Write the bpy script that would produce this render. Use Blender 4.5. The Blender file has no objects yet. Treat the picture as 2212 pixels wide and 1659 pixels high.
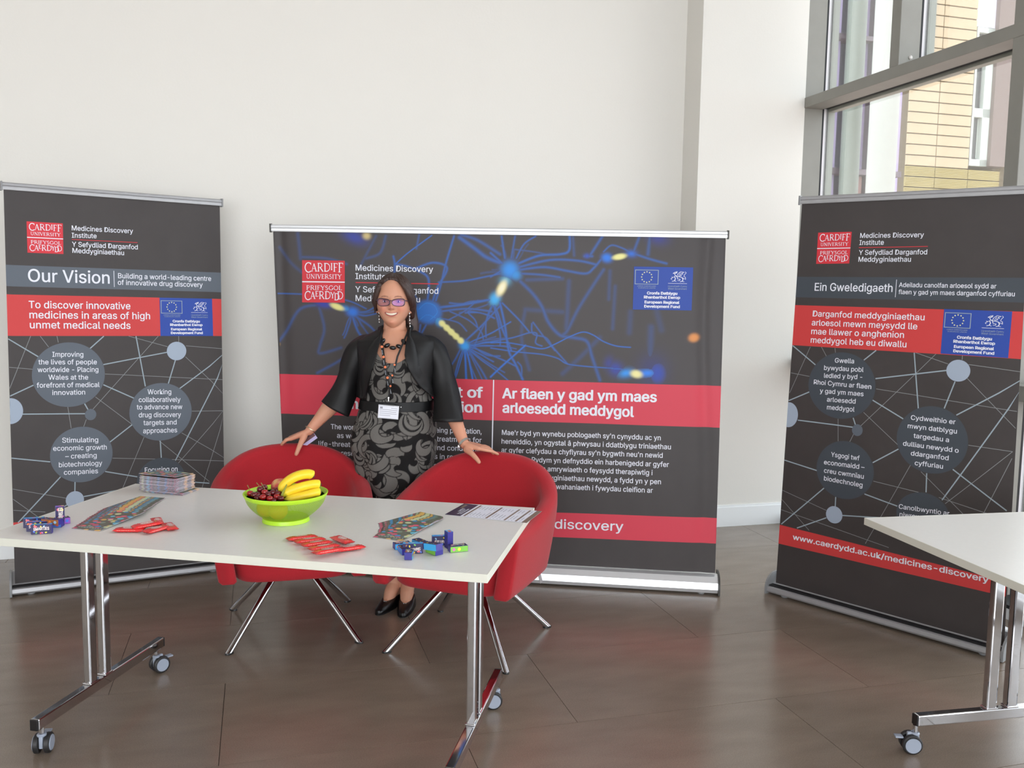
import bpy, bmesh, math, random
import numpy as np
from mathutils import Vector, Matrix
random.seed(7); np.random.seed(7)
PI = math.pi
C = bpy.context.scene.collection
sc = bpy.context.scene

# ---------------------------------------------------------------- camera, world, light, exposure
F_PX, PITCH, ROLL, CAM_H = 1934.65, 0.0997, 0.0162, 1.5032
CX, CY = 1106.0, 829.5
FW = Vector((0, math.cos(PITCH), -math.sin(PITCH)))
_r = Vector((1, 0, 0)); _u = _r.cross(FW)
RT = math.cos(ROLL)*_r + math.sin(ROLL)*_u
UP = -math.sin(ROLL)*_r + math.cos(ROLL)*_u
CAM = Vector((0, 0, CAM_H))
cd = bpy.data.cameras.new('camera'); cam = bpy.data.objects.new('camera', cd); C.objects.link(cam)
cd.sensor_fit = 'HORIZONTAL'; cd.sensor_width = 36.0; cd.lens = F_PX/2212*36.0; cd.clip_end = 200
M = Matrix(((RT.x, UP.x, -FW.x, 0), (RT.y, UP.y, -FW.y, 0), (RT.z, UP.z, -FW.z, CAM_H), (0, 0, 0, 1)))
cam.matrix_world = M
sc.camera = cam

PHI = 0.2764                                     # the room is turned by this angle: E runs along the back wall, N towards it
E2 = Vector((math.cos(PHI), math.sin(PHI), 0)); N2 = Vector((-math.sin(PHI), math.cos(PHI), 0))
def en(e, n, z=0.0): return E2*e + N2*n + Vector((0, 0, z))

world = bpy.data.worlds.new('world'); sc.world = world; world.use_nodes = True
bg = world.node_tree.nodes['Background']; bg.inputs[0].default_value = (0.86, 0.92, 1.0, 1); bg.inputs[1].default_value = 5.2

def area_light(name, e, n, z, sx, sy, direction, power, col=(1, 1, 1)):
    ld = bpy.data.lights.new(name, 'AREA'); ld.shape = 'RECTANGLE'; ld.size = sx; ld.size_y = sy
    ld.energy = power; ld.color = col
    o = bpy.data.objects.new(name, ld); C.objects.link(o)
    o.location = en(e, n, z)
    o.rotation_euler = direction.to_track_quat('-Z', 'Y').to_euler()
    return o
area_light('daylight_rear_windows', -1.2, -4.7, 1.6, 6.0, 2.4, N2, 150, (1.0, 0.985, 0.965))
area_light('daylight_side_windows', 3.30, 0.25, 1.2, 5.4, 2.2, -E2, 42, (0.93, 0.97, 1.0))
sc.view_settings.view_transform = 'Standard'; sc.view_settings.look = 'None'
sc.view_settings.exposure = 0.0; sc.view_settings.gamma = 1.0; sc.view_settings.use_curve_mapping = False

# ---------------------------------------------------------------- reading the place from the camera
def ray(px, py):
    return FW + RT*((px-CX)/F_PX) - UP*((py-CY)/F_PX)
def gz(px, py, z=0.0):
    d = ray(px, py); return CAM + d*((z-CAM_H)/d.z)
def aY(px, py, y):
    d = ray(px, py); return CAM + d*(y/d.y)
def aN(px, py, n):
    d = ray(px, py); return CAM + d*(n/d.dot(N2))
def aE(px, py, e):
    d = ray(px, py); return CAM + d*(e/d.dot(E2))
def proj(P):
    d = P-CAM; z = d.dot(FW); return (CX+F_PX*d.dot(RT)/z, CY-F_PX*d.dot(UP)/z)

# ---------------------------------------------------------------- materials
def srgb(r, g, b):
    f = lambda c: (c/255/12.92) if c/255 <= 0.04045 else ((c/255+0.055)/1.055)**2.4
    return (f(r), f(g), f(b), 1)
MATS = {}
def mat(name, col, rough=0.5, metal=0.0, spec=0.5, noise=0.0, nscale=40.0, bump=0.0, bscale=200.0, coat=0.0, sheen=0.0, trans=0.0, attr=None, sss=0.0, stretch=None):
    if name in MATS: return MATS[name]
    m = bpy.data.materials.new(name); m.use_nodes = True; nt = m.node_tree; b = nt.nodes['Principled BSDF']
    b.inputs['Base Color'].default_value = col; b.inputs['Roughness'].default_value = rough
    b.inputs['Metallic'].default_value = metal; b.inputs['Specular IOR Level'].default_value = spec
    b.inputs['Coat Weight'].default_value = coat; b.inputs['Sheen Weight'].default_value = sheen
    b.inputs['Transmission Weight'].default_value = trans
    if sss: b.inputs['Subsurface Weight'].default_value = sss; b.inputs['Subsurface Radius'].default_value = (0.01, 0.004, 0.002); b.inputs['Subsurface Scale'].default_value = 0.5
    tc = nt.nodes.new('ShaderNodeTexCoord'); src = tc.outputs['Object']
    if stretch:
        mp = nt.nodes.new('ShaderNodeMapping'); mp.inputs['Scale'].default_value = stretch; nt.links.new(src, mp.inputs[0]); src = mp.outputs[0]
    base = None
    if attr:
        a = nt.nodes.new('ShaderNodeAttribute'); a.attribute_name = attr; base = a.outputs['Color']
        nt.links.new(base, b.inputs['Base Color'])
    if noise > 0:
        n = nt.nodes.new('ShaderNodeTexNoise'); n.inputs['Scale'].default_value = nscale; n.inputs['Detail'].default_value = 4
        nt.links.new(src, n.inputs['Vector'])
        mr = nt.nodes.new('ShaderNodeMapRange'); mr.inputs[1].default_value = 0.3; mr.inputs[2].default_value = 0.7
        mr.inputs[3].default_value = 1-noise; mr.inputs[4].default_value = 1+noise
        nt.links.new(n.outputs['Fac'], mr.inputs[0])
        vm = nt.nodes.new('ShaderNodeVectorMath'); vm.operation = 'SCALE'
        if base: nt.links.new(base, vm.inputs[0])
        else: vm.inputs[0].default_value = col[:3]
        nt.links.new(mr.outputs[0], vm.inputs['Scale']); nt.links.new(vm.outputs[0], b.inputs['Base Color'])
    if bump > 0:
        n2 = nt.nodes.new('ShaderNodeTexNoise'); n2.inputs['Scale'].default_value = bscale; n2.inputs['Detail'].default_value = 3
        nt.links.new(src, n2.inputs['Vector'])
        bp = nt.nodes.new('ShaderNodeBump'); bp.inputs['Strength'].default_value = bump; bp.inputs['Distance'].default_value = 0.002
        nt.links.new(n2.outputs['Fac'], bp.inputs['Height']); nt.links.new(bp.outputs[0], b.inputs['Normal'])
    MATS[name] = m; return m

# ---------------------------------------------------------------- mesh builder
class MB:
    def __init__(s): s.v = []; s.f = []; s.c = []
    def add(s, vs, fs, col=None):
        k = len(s.v); s.v += [tuple(p) for p in vs]; s.f += [tuple(i+k for i in f) for f in fs]
        s.c += [col or (1, 1, 1, 1)]*len(vs); return s
    def box(s, c, sx, sy, sz, ax=None, bev=0.0):
        """box centred at c; ax = (X, Y, Z) unit axes"""
        X, Y, Z = ax or (Vector((1, 0, 0)), Vector((0, 1, 0)), Vector((0, 0, 1))); c = Vector(c)
        if bev <= 0:
            vs = [c+X*(i*sx/2)+Y*(j*sy/2)+Z*(k*sz/2) for i in (-1, 1) for j in (-1, 1) for k in (-1, 1)]
            return s.add(vs, [(0, 1, 3, 2), (4, 6, 7, 5), (0, 4, 5, 1), (2, 3, 7, 6), (0, 2, 6, 4), (1, 5, 7, 3)])
        bm = bmesh.new(); bmesh.ops.create_cube(bm, size=1)
        for v in bm.verts: v.co = Vector((v.co.x*sx, v.co.y*sy, v.co.z*sz))
        bmesh.ops.bevel(bm, geom=bm.edges[:], offset=bev, segments=2, profile=0.5, affect='EDGES')
        bm.verts.index_update()
        vs = [c+X*v.co.x+Y*v.co.y+Z*v.co.z for v in bm.verts]; fs = [[v.index for v in f.verts] for f in bm.faces]
        bm.free(); return s.add(vs, fs)
    def loft(s, rings, closed=True, caps=True, col=None):
        n = len(rings[0]); vs = [p for r in rings for p in r]; fs = []
        for i in range(len(rings)-1):
            for j in range(n if closed else n-1):
                a = i*n+j; b = i*n+(j+1) % n; fs.append((a, b, b+n, a+n))
        if caps and closed:
            fs.append(tuple(range(n-1, -1, -1))); fs.append(tuple((len(rings)-1)*n+j for j in range(n)))
        return s.add(vs, fs, col)
    def tube(s, pts, rad, seg=10, caps=True, flat=None, round_ends=False, col=None):
        """tube through pts; rad a number or list; flat=(axis, factor) squashes along an axis"""
        pts = [Vector(p) for p in pts]; n = len(pts)
        rad = [rad]*n if not isinstance(rad, (list, tuple)) else list(rad)
        if round_ends:
            d0 = (pts[0]-pts[1]).normalized(); d1 = (pts[-1]-pts[-2]).normalized(); r0, r1 = rad[0], rad[-1]
            A = [(pts[0]+d0*r0*math.sin(a), r0*max(0.04, math.cos(a))) for a in (1.5, 1.1, .6)]
            B = [(pts[-1]+d1*r1*math.sin(a), r1*max(0.04, math.cos(a))) for a in (.6, 1.1, 1.5)]
            pts = [p for p, _ in A]+pts+[p for p, _ in B]; rad = [r for _, r in A]+rad+[r for _, r in B]; n = len(pts)
        T = []
        for i in range(n):
            t = pts[min(i+1, n-1)]-pts[max(i-1, 0)]; T.append(t.normalized())
        ref = Vector((0, 0, 1)) if abs(T[0].z) < 0.9 else Vector((1, 0, 0))
        U = (ref-T[0]*ref.dot(T[0])).normalized(); rings = []
        for i in range(n):
            U = (U-T[i]*U.dot(T[i])).normalized(); V = T[i].cross(U); r = rad[i]; ring = []
            for k in range(seg):
                a = 2*PI*k/seg; o = U*(math.cos(a)*r)+V*(math.sin(a)*r)
                if flat: ax, fct = flat; o = o-ax*(o.dot(ax)*(1-fct))
                ring.append(pts[i]+o)
            rings.append(ring)
        return s.loft(rings, True, caps, col)
    def ball(s, c, rx, ry, rz, seg=16, rg=10, rot=None, col=None):
        c = Vector(c); vs = []; fs = []
        for i in range(rg+1):
            t = PI*i/rg
            for j in range(seg):
                a = 2*PI*j/seg; p = Vector((rx*math.sin(t)*math.cos(a), ry*math.sin(t)*math.sin(a), rz*math.cos(t)))
                if rot: p = rot @ p
                vs.append(c+p)
        for i in range(rg):
            for j in range(seg):
                a = i*seg+j; b = i*seg+(j+1) % seg; fs.append((a, a+seg, b+seg, b))
        return s.add(vs, fs, col)
    def lathe(s, c, prof, seg=32, ax=None):
        X, Y, Z = ax or (Vector((1, 0, 0)), Vector((0, 1, 0)), Vector((0, 0, 1))); c = Vector(c)
        rings = [[c+Z*z+X*(r*math.cos(2*PI*k/seg))+Y*(r*math.sin(2*PI*k/seg)) for k in range(seg)] for r, z in prof]
        return s.loft(rings)
    def build(s, name, m, parent=None, smooth=False, colattr=False, mats=None, fmat=None, weld=0.0):
        me = bpy.data.meshes.new(name); me.from_pydata(s.v, [], s.f)
        if m: me.materials.append(m)
        for k in (mats or []): me.materials.append(k)
        if fmat:
            for p, i in zip(me.polygons, fmat): p.material_index = i
        if colattr:
            at = me.color_attributes.new('Col', 'FLOAT_COLOR', 'POINT')
            at.data.foreach_set('color', np.array(s.c, np.float32).ravel())
        bm = bmesh.new(); bm.from_mesh(me)
        if weld > 0: bmesh.ops.remove_doubles(bm, verts=bm.verts[:], dist=weld)
        bmesh.ops.recalc_face_normals(bm, faces=bm.faces[:]); bm.to_mesh(me); bm.free()
        if smooth:
            me.polygons.foreach_set('use_smooth', [True]*len(me.polygons))
            if smooth is not True: me.set_sharp_from_angle(angle=smooth)
        me.update()
        return link(name, me, parent)
def link(name, data, parent=None):
    o = bpy.data.objects.new(name, data); C.objects.link(o)
    if parent:
        o.parent = parent; o.matrix_parent_inverse = parent.matrix_world.inverted()
    return o
def thing(name, label=None, cat=None, loc=(0, 0, 0), rz=0.0, group=None, kind=None, rot=None):
    o = bpy.data.objects.new(name, None); C.objects.link(o); o.empty_display_size = 0.05
    o.location = loc; o.rotation_euler = rot if rot else (0, 0, rz)
    o.matrix_world = Matrix.LocRotScale(Vector(loc), o.rotation_euler, None)
    tag(o, label, cat, group, kind); return o
def tag(o, label=None, cat=None, group=None, kind=None):
    if label: o['label'] = label
    if cat: o['category'] = cat
    if group: o['group'] = group
    if kind: o['kind'] = kind
    return o
def lpart(t, mb, name, m, **k):
    """mesh built in the thing's own coordinates"""
    o = mb.build(name, m, None, **k); o.parent = t; return o
def dup(root, loc, rot, label=None, group=None):
    r = root.copy(); C.objects.link(r); r.location = loc; r.rotation_euler = rot
    if label: r['label'] = label
    if group: r['group'] = group
    for ch in list(root.children):
        c = ch.copy(); C.objects.link(c); c.parent = r
        for g in list(ch.children):
            d = g.copy(); C.objects.link(d); d.parent = c
    return r
AX_R = (E2, N2, Vector((0, 0, 1)))
def rbox(e0, e1, n0, n1, z0, z1, bev=0.0, mb=None):
    mb = mb or MB(); return mb.box(en((e0+e1)/2, (n0+n1)/2, (z0+z1)/2), e1-e0, n1-n0, z1-z0, AX_R, bev)
# ================================================================ the room
M_wall = mat('white_wall_paint', srgb(228, 225, 218), 0.85, spec=0.25, bump=0.15, bscale=90)
M_skirt = mat('white_skirting_paint', srgb(238, 240, 240), 0.5, spec=0.4)
M_ceil = mat('white_ceiling_paint', srgb(205, 204, 202), 0.9, spec=0.2)
M_alu = mat('grey_window_aluminium', srgb(140, 138, 131), 0.45, spec=0.4, noise=0.04, nscale=8)
M_alu_lt = mat('light_grey_aluminium', srgb(165, 168, 160), 0.45, spec=0.4)
M_gasket = mat('black_gasket', srgb(28, 27, 30), 0.6)
M_wstrip = mat('white_gasket_strip', srgb(225, 222, 225), 0.5)

def glass_mat(name, tint=(1, 1, 1, 1), gl=0.06):
    if name in MATS: return MATS[name]
    m = bpy.data.materials.new(name); m.use_nodes = True; nt = m.node_tree; nt.nodes.clear()
    o = nt.nodes.new('ShaderNodeOutputMaterial'); mix = nt.nodes.new('ShaderNodeMixShader')
    t = nt.nodes.new('ShaderNodeBsdfTransparent'); t.inputs[0].default_value = tint
    g = nt.nodes.new('ShaderNodeBsdfGlossy'); g.inputs['Roughness'].default_value = 0.02
    fr = nt.nodes.new('ShaderNodeFresnel'); fr.inputs[0].default_value = 1.45
    mx = nt.nodes.new('ShaderNodeMath'); mx.operation = 'MULTIPLY'; mx.inputs[1].default_value = gl/0.04
    nt.links.new(fr.outputs[0], mx.inputs[0]); nt.links.new(mx.outputs[0], mix.inputs[0])
    nt.links.new(t.outputs[0], mix.inputs[1]); nt.links.new(g.outputs[0], mix.inputs[2]); nt.links.new(mix.outputs[0], o.inputs[0])
    MATS[name] = m; return m
M_glass = glass_mat('window_glass', (0.97, 0.98, 0.97, 1), 0.022)

EL, ER = -6.2, 3.41; NF, NB, NP = -5.0, 5.42, 5.20; ZC = 4.1; EP = 2.665
def struct(name, mb, m, parent=None, **k):
    o = mb.build(name, m, parent, **k)
    if not parent: tag(o, kind='structure')
    return o
def floor_mat(name, off):
    m = mat(name, srgb(126, 112, 99), 0.24, spec=0.85, noise=0.10, nscale=3.2, stretch=(1.0, 3.0, 1.0))
    nt = m.node_tree; b = nt.nodes['Principled BSDF']
    old = [l for l in nt.links if l.to_socket == b.inputs['Base Color']][0].from_socket
    tc = nt.nodes.new('ShaderNodeTexCoord')
    n = nt.nodes.new('ShaderNodeTexNoise'); n.inputs['Scale'].default_value = 260; n.inputs['Detail'].default_value = 2
    nt.links.new(tc.outputs['Object'], n.inputs['Vector'])
    mr = nt.nodes.new('ShaderNodeMapRange'); mr.inputs[1].default_value = .35; mr.inputs[2].default_value = .65; mr.inputs[3].default_value = .9; mr.inputs[4].default_value = 1.1
    nt.links.new(n.outputs['Fac'], mr.inputs[0])
    vm = nt.nodes.new('ShaderNodeVectorMath'); vm.operation = 'SCALE'; nt.links.new(old, vm.inputs[0]); nt.links.new(mr.outputs[0], vm.inputs['Scale'])
    oi = nt.nodes.new('ShaderNodeObjectInfo'); mr2 = nt.nodes.new('ShaderNodeMapRange'); mr2.inputs[3].default_value = .96; mr2.inputs[4].default_value = 1.04
    nt.links.new(oi.outputs['Random'], mr2.inputs[0])
    vm2 = nt.nodes.new('ShaderNodeVectorMath'); vm2.operation = 'SCALE'; nt.links.new(vm.outputs[0], vm2.inputs[0]); nt.links.new(mr2.outputs[0], vm2.inputs['Scale'])
    nt.links.new(vm2.outputs[0], b.inputs['Base Color'])
    rr = nt.nodes.new('ShaderNodeMapRange'); rr.inputs[1].default_value = .3; rr.inputs[2].default_value = .7; rr.inputs[3].default_value = .20; rr.inputs[4].default_value = .27
    nt.links.new(n.outputs['Fac'], rr.inputs[0]); nt.links.new(rr.outputs[0], b.inputs['Roughness'])
    return m
M_floor = floor_mat('brown_grey_floor_tile', 0)
M_joint = mat('dark_floor_joint', srgb(88, 80, 72), 0.8)
floor_o = struct('floor', rbox(EL-.2, ER+.02, NF-.2, NB+.2, -0.06, -0.004), M_joint)
TE, TN = 1.2085, 0.6215; meshes = {}
k0 = int(math.floor((NF-2.852)/TN))
for k in range(k0, 5):
    n0 = 2.852+k*TN
    off = 1.070 if k % 2 == 0 else 0.656
    j = math.floor((EL-off)/TE)
    while off+j*TE < ER:
        e0 = off+j*TE; e1 = min(e0+TE, ER+.01); n1 = min(n0+TN, NB+.1); j += 1
        w, h = e1-e0-.0022, n1-n0-.0022
        if w < .02 or h < .02: continue
        key = (round(w, 3), round(h, 3))
        if key not in meshes:
            b = MB().box((0, 0, -0.002), w, h, 0.004)
            me = bpy.data.meshes.new('floor_tile'); me.from_pydata(b.v, [], b.f); me.materials.append(M_floor); meshes[key] = me
        o = bpy.data.objects.new('floor_tile', meshes[key]); C.objects.link(o); o.parent = floor_o
        o.location = en((e0+e1)/2, (n0+n1)/2, 0); o.rotation_euler = (0, 0, PHI)
struct('wall_back', rbox(EL, ER+.3, NB, NB+.2, 0, ZC), M_wall)
pier = struct('wall_pier', rbox(EP, ER, NP, NB+.01, 0, ZC), M_wall)
struct('wall_left', rbox(EL-.2, EL, NF, NB+.2, 0, ZC), M_wall)
struct('ceiling', rbox(EL-.2, ER+.3, NF-.2, NB+.2, ZC, ZC+.2), M_ceil)
# rear wall with its wide window opening (behind the camera)
w = MB(); rbox(EL-.2, -5.4, NF-.2, NF, 0, ZC, mb=w); rbox(3.0, ER+.3, NF-.2, NF, 0, ZC, mb=w); rbox(-5.4, 3.0, NF-.2, NF, 3.75, ZC, mb=w); rbox(-5.4, 3.0, NF-.2, NF, 0, .35, mb=w)
struct('wall_rear', w, M_wall)
# skirting, with the small step on its top edge
def skirt(name, e0, e1, n):
    m = MB(); rbox(e0, e1, n-.014, n, 0, .128, mb=m); rbox(e0, e1, n-.009, n, .128, .142, mb=m)
    return struct(name, m, M_skirt)
skirt('baseboard_back', EL, EP, NB); skirt('baseboard_pier', EP-.014, ER, NP)
struct('baseboard_left', rbox(EL, EL+.014, NF, NB, 0, .14), M_skirt)

# glazed side wall
win = tag(bpy.data.objects.new('window_1', None), kind='structure'); C.objects.link(win)
EI, EG = 3.41, 3.545
def wpart(name, mb, m): return mb.build(name, m, win)
def strips(n0, n1, z0, z1):
    """gasket, white strip and outer frame behind a post or rail"""
    wpart('gasket', rbox(EG, EG+.012, n0, n1, z0, z1), M_gasket)
    wpart('white_strip', rbox(EG+.012, EG+.030, n0, n1, z0, z1), M_wstrip)
    wpart('gasket', rbox(EG+.030, EG+.036, n0, n1, z0, z1), M_gasket)
    wpart('outer_frame', rbox(EG+.036, EG+.085, n0-.012, n1+.012, z0, z1), M_alu_lt)
wpart('post', rbox(EI, EG, NP+.003, NP+.08, 0, ZC, bev=.002), M_alu); strips(NP+.003, NP+.08, 0, ZC)
posts = [(3.452, 3.535, 0, ZC)]+[(3.45-.93*k, 3.535-.93*k, 0, ZC) for k in range(1, 10)]
mids = [(4.325, 4.400, 2.795, ZC)]
for n0, n1, z0, z1 in posts+mids:
    wpart('mullion', rbox(EI, EG, n0, n1, z0, z1, bev=.003), M_alu); strips(n0, n1, z0, z1)
wpart('transom', rbox(EI-.004, EG, NF, NP+.002, 2.73, 2.795, bev=.003), M_alu)
wpart('transom', rbox(EI-.004, EG, NF, NP+.002, 1.045, 1.118, bev=.003), M_alu)
for z0, z1 in ((2.735, 2.79), (1.05, 1.113)):
    wpart('outer_frame', rbox(EG+.036, EG+.085, NF, NP, z0-.02, z1+.02), M_alu_lt)
    wpart('gasket', rbox(EG, EG+.036, NF, NP, z0, z1), M_gasket)
wpart('bottom_rail', rbox(EI+.002, EG+.08, NF, NP, 0.055, 0.072), M_gasket)
wpart('sill_upstand', rbox(EI+.008, EG+.08, NF, NP, 0.0, 0.055), M_skirt)
bl = MB().lathe(en(3.487, 4.323, 2.842), [(0.0, .006), (.008, .006), (.012, .001), (.012, 0)], 16, (E2, Vector((0, 0, 1)), -N2))
wpart('screw', bl, mat('screw_white', srgb(215, 210, 205), .3))
for a, b, z0, z1 in [(4.40, NP, 2.795, ZC), (3.535, 4.325, 2.795, ZC), (3.535, NP, 1.118, 2.73), (3.535, NP, .072, 1.045)]:
    wpart('glass_pane', rbox(EG+.018, EG+.024, a-.02, b+.02, z0-.01, z1+.01), M_glass)
for k in range(9):
    for z0, z1 in ((2.795, ZC), (1.118, 2.73), (.072, 1.045)):
        wpart('glass_pane', rbox(EG+.018, EG+.024, 2.605-.93*k-.02, 3.45-.93*k+.02, z0, z1), M_glass)

# ================================================================ outside
def paver_mat():
    m = mat('pink_outdoor_paving', srgb(188, 165, 152), 0.9, noise=0.22, nscale=2.5)
    nt = m.node_tree; b = nt.nodes['Principled BSDF']; old = [l for l in nt.links if l.to_socket == b.inputs['Base Color']][0].from_socket
    tc = nt.nodes.new('ShaderNodeTexCoord'); n = nt.nodes.new('ShaderNodeTexNoise'); n.inputs['Scale'].default_value = 30
    nt.links.new(tc.outputs['Object'], n.inputs['Vector']); mr = nt.nodes.new('ShaderNodeMapRange'); mr.inputs[1].default_value = .35; mr.inputs[2].default_value = .65; mr.inputs[3].default_value = .85; mr.inputs[4].default_value = 1.1
    nt.links.new(n.outputs['Fac'], mr.inputs[0]); vm = nt.nodes.new('ShaderNodeVectorMath'); vm.operation = 'SCALE'; nt.links.new(old, vm.inputs[0]); nt.links.new(mr.outputs[0], vm.inputs['Scale']); nt.links.new(vm.outputs[0], b.inputs['Base Color'])
    return m
g = rbox(ER+.1, 60, -30, 60, -.2, -.08); struct('ground_outside', g, paver_mat())

# cream tiled block across the yard
FN = 19.0
def fp(px, py, n=FN): P = aN(px, py, n); return P.dot(E2), P.z
M_tile = mat('cream_terracotta_tile', srgb(192, 172, 142), 0.8, noise=0.05, nscale=3)
M_ribt = mat('yellow_ribbed_tile', srgb(170, 154, 100), 0.8, noise=0.05, nscale=5)
M_tjoint = mat('tile_joint_brown', srgb(96, 82, 60), 0.9)  # brown wall core that shows in the joints between the tiles
M_wframe = mat('white_window_frame', srgb(214, 220, 212), 0.5)
M_dglass = mat('dark_far_glass', srgb(92, 90, 92), 0.08, spec=0.8)
M_lav = mat('lavender_glass_panel', srgb(168, 150, 190), 0.25, spec=0.6)
M_pink = mat('pinkish_reveal', srgb(128, 112, 106), 0.7)
eJ, zr = fp(2019, 361)                       # joint line, bottom of smooth tiles
eL, _ = fp(1955, 361); eR, _ = fp(2090.5, 361); eRR, _ = fp(2158, 385)
z_next, = [fp(2057, 361-22.9)[1]]; TH = z_next-fp(2057, 361)[1]
blk = thing('tiled_building', 'cream tiled building across the yard with a tall white-framed window', 'building', en(eJ, FN+2, -.08))
blk_parts = MB(); rbox(eL+.02, eR, FN+.03, FN+4, -.08, 16, mb=blk_parts); rbox(eR, 20, FN+.3, FN+4, -.08, 16, mb=blk_parts)
blk_parts.build('wall_core', M_tjoint, blk)
tmesh = {}
def facade_tile(e0, e1, z0, z1, ribbed):
    w, h = e1-e0-.022, z1-z0-.026; key = (round(w, 3), ribbed)
    if key not in tmesh:
        b = MB()
        if not ribbed: b.box((0, 0, 0), w, .05, h, bev=.006)
        else:
            b.box((0, .01, 0), w, .03, h)
            for i in range(6): b.box((0, -.012, -h/2+h*(i+.5)/6), w, .028, h/6*.72)
        me = bpy.data.meshes.new('facade_tile'); me.from_pydata(b.v, [], b.f); me.materials.append(M_ribt if ribbed else M_tile); tmesh[key] = me
    o = bpy.data.objects.new('facade_tile', tmesh[key]); C.objects.link(o); o.parent = blk; o.matrix_parent_inverse = blk.matrix_world.inverted()
    o.location = en((e0+e1)/2, FN+.005, (z0+z1)/2); o.rotation_euler = (0, 0, PHI)
for r in range(-3, 22):
    z0 = zr+r*TH
    facade_tile(eL, eJ, z0, z0+TH, r < 0); facade_tile(eJ, eR, z0, z0+TH, r < 0)
    if r < -1 or r == -1: facade_tile(eR, eRR, z0, z0+TH, True)
eW0, zW0 = fp(2094, 357); eW1, zW1 = fp(2152, 62); _, zM = fp(2120, 245)
def fbox(e0, e1, z0, z1, n0=FN+.02, n1=FN+.16): return rbox(e0, e1, n0, n1, z0, z1)
f = MB()
for q in [(eW0, eW0+.06, zW0, zW1), (eW1-.22, eW1, zW0, zW1), (eW0, eW1, zW0, zW0+.16), (eW0, eW1, zM-.09, zM+.12), (eW0, eW1, zW1-.12, zW1)]:
    rbox(q[0], q[1], FN+.02, FN+.14, q[2], q[3], mb=f)
wf = f.build('window_frame', M_wframe, blk)
fbox(eW0+.05, eW1-.2, zW0+.1, zM-.05, FN+.16, FN+.20).build('window_pane', M_dglass, wf)
fbox(eW0+.05, eW1-.2, zM+.05, zW1-.08, FN+.16, FN+.20).build('window_pane', M_dglass, wf)
for a, b in ((.30, .44), (.52, .62)):
    fbox(eW0+a, eW0+b, zW0+.2, zM-.1, FN+.145, FN+.158).build('curtain', M_wframe, wf)
fbox(eW0+.30, eW0+.50, zM+.2, zW1-.2, FN+.145, FN+.158).build('curtain', mat('grey_blind', srgb(120, 118, 120), .8), wf)
fbox(eR+.02, eW1+.02, zW1+.02, zW1+2.2, FN+.05, FN+.2).build('white_panel', mat('pale_spandrel', srgb(228, 224, 236), .4), blk)
fbox(eW1+.01, eRR+.10, zW0, 16, FN-.08, FN+.2).build('window_reveal', M_pink, blk)

# glazed stair tower left of it
TNn = 15.5
tower = thing('glazed_stair_tower', 'glazed stair tower with lavender panels and pale round columns across the yard', 'building', en(8, TNn+1, -.08))
def tp(px, py): P = aN(px, py, TNn); return P.dot(E2), P.z
def tbox(x0, x1, y0, y1, d0, d1, name, m, yref=200):
    a, _ = tp(x0, yref); b, _ = tp(x1, yref); _, z1 = tp((x0+x1)/2, y0); _, z0 = tp((x0+x1)/2, y1)
    return rbox(a, b, TNn+d0, TNn+d1, z0, z1).build(name, m, tower)
M_twg = mat('tower_pale_glass', srgb(190, 198, 210), 0.2, spec=0.6)
M_mull = mat('plum_mullion', srgb(104, 88, 98), 0.5)
M_conc = mat('pale_concrete_column', srgb(168, 168, 160), 0.6)
M_green = mat('grey_green_column', srgb(112, 118, 108), 0.5)
M_dkgl = mat('tower_dark_glass', srgb(128, 124, 130), 0.15, spec=0.6)
M_glimmer = mat('red_brown_glimmer', srgb(150, 108, 104), .6)
tbox(1770, 1958, -160, 470, .6, .8, 'back_glazing', M_dkgl)
for x0, x1, m in ((1776, 1800, M_twg), (1798, 1824, M_lav), (1856, 1868, M_twg), (1868, 1884, M_lav), (1889, 1903, M_twg), (1903, 1912, M_twg), (1928, 1944, M_twg), (1942, 1964, M_lav)):
    tbox(x0, x1, -160, 470, .2, .3, 'glass_panel', m)
for x in (1852, 1884, 1862): tbox(x, x+3.5, -160, 470, .05, .3, 'mullion', M_mull)
tbox(1778, 1903, 74, 84, .0, .35, 'floor_beam', M_mull); tbox(1778, 1957, 366, 378, .0, .35, 'floor_beam', M_mull)
for x0, x1 in ((1836, 1862), (1866, 1880), (1934, 1950)): tbox(x0, x1, 380, 460, .12, .19, 'glimmer_panel', M_glimmer)  # orange-pink glimmers in the tower glass, put into the colour of flat panels
def tcol(x0, x1, m, d, name):
    a = aN(x0, 250, TNn+d).dot(E2); b = aN(x1, 250, TNn+d).dot(E2)
    MB().lathe(en((a+b)/2, TNn+d, -.08), [((b-a)/2, 0), ((b-a)/2, 14)], 28).build(name, m, tower, smooth=.6)
tcol(1823, 1858, M_green, -.2, 'round_column'); tcol(1884, 1935, M_conc, -1.2, 'round_column')
tbox(1770, 1958, -400, -160, .2, .8, 'roof_band', M_dkgl)
# small white socket box on the floor by the glazing
P = gz(2172, 1380)
sb = thing('floor_socket_box', 'small white plastic socket box on the floor by the glazed wall', 'socket box', P)
b = MB().box(P+Vector((0, .02, .02)), .07, .09, .04, AX_R, .006); b.build('casing', M_skirt, sb)
for i in range(3): MB().box(P+E2*(-.036)+N2*(-.01+.03*i)+Vector((0, 0, .022)), .003, .006, .008, AX_R).build('socket_hole', M_gasket, sb)
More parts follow.
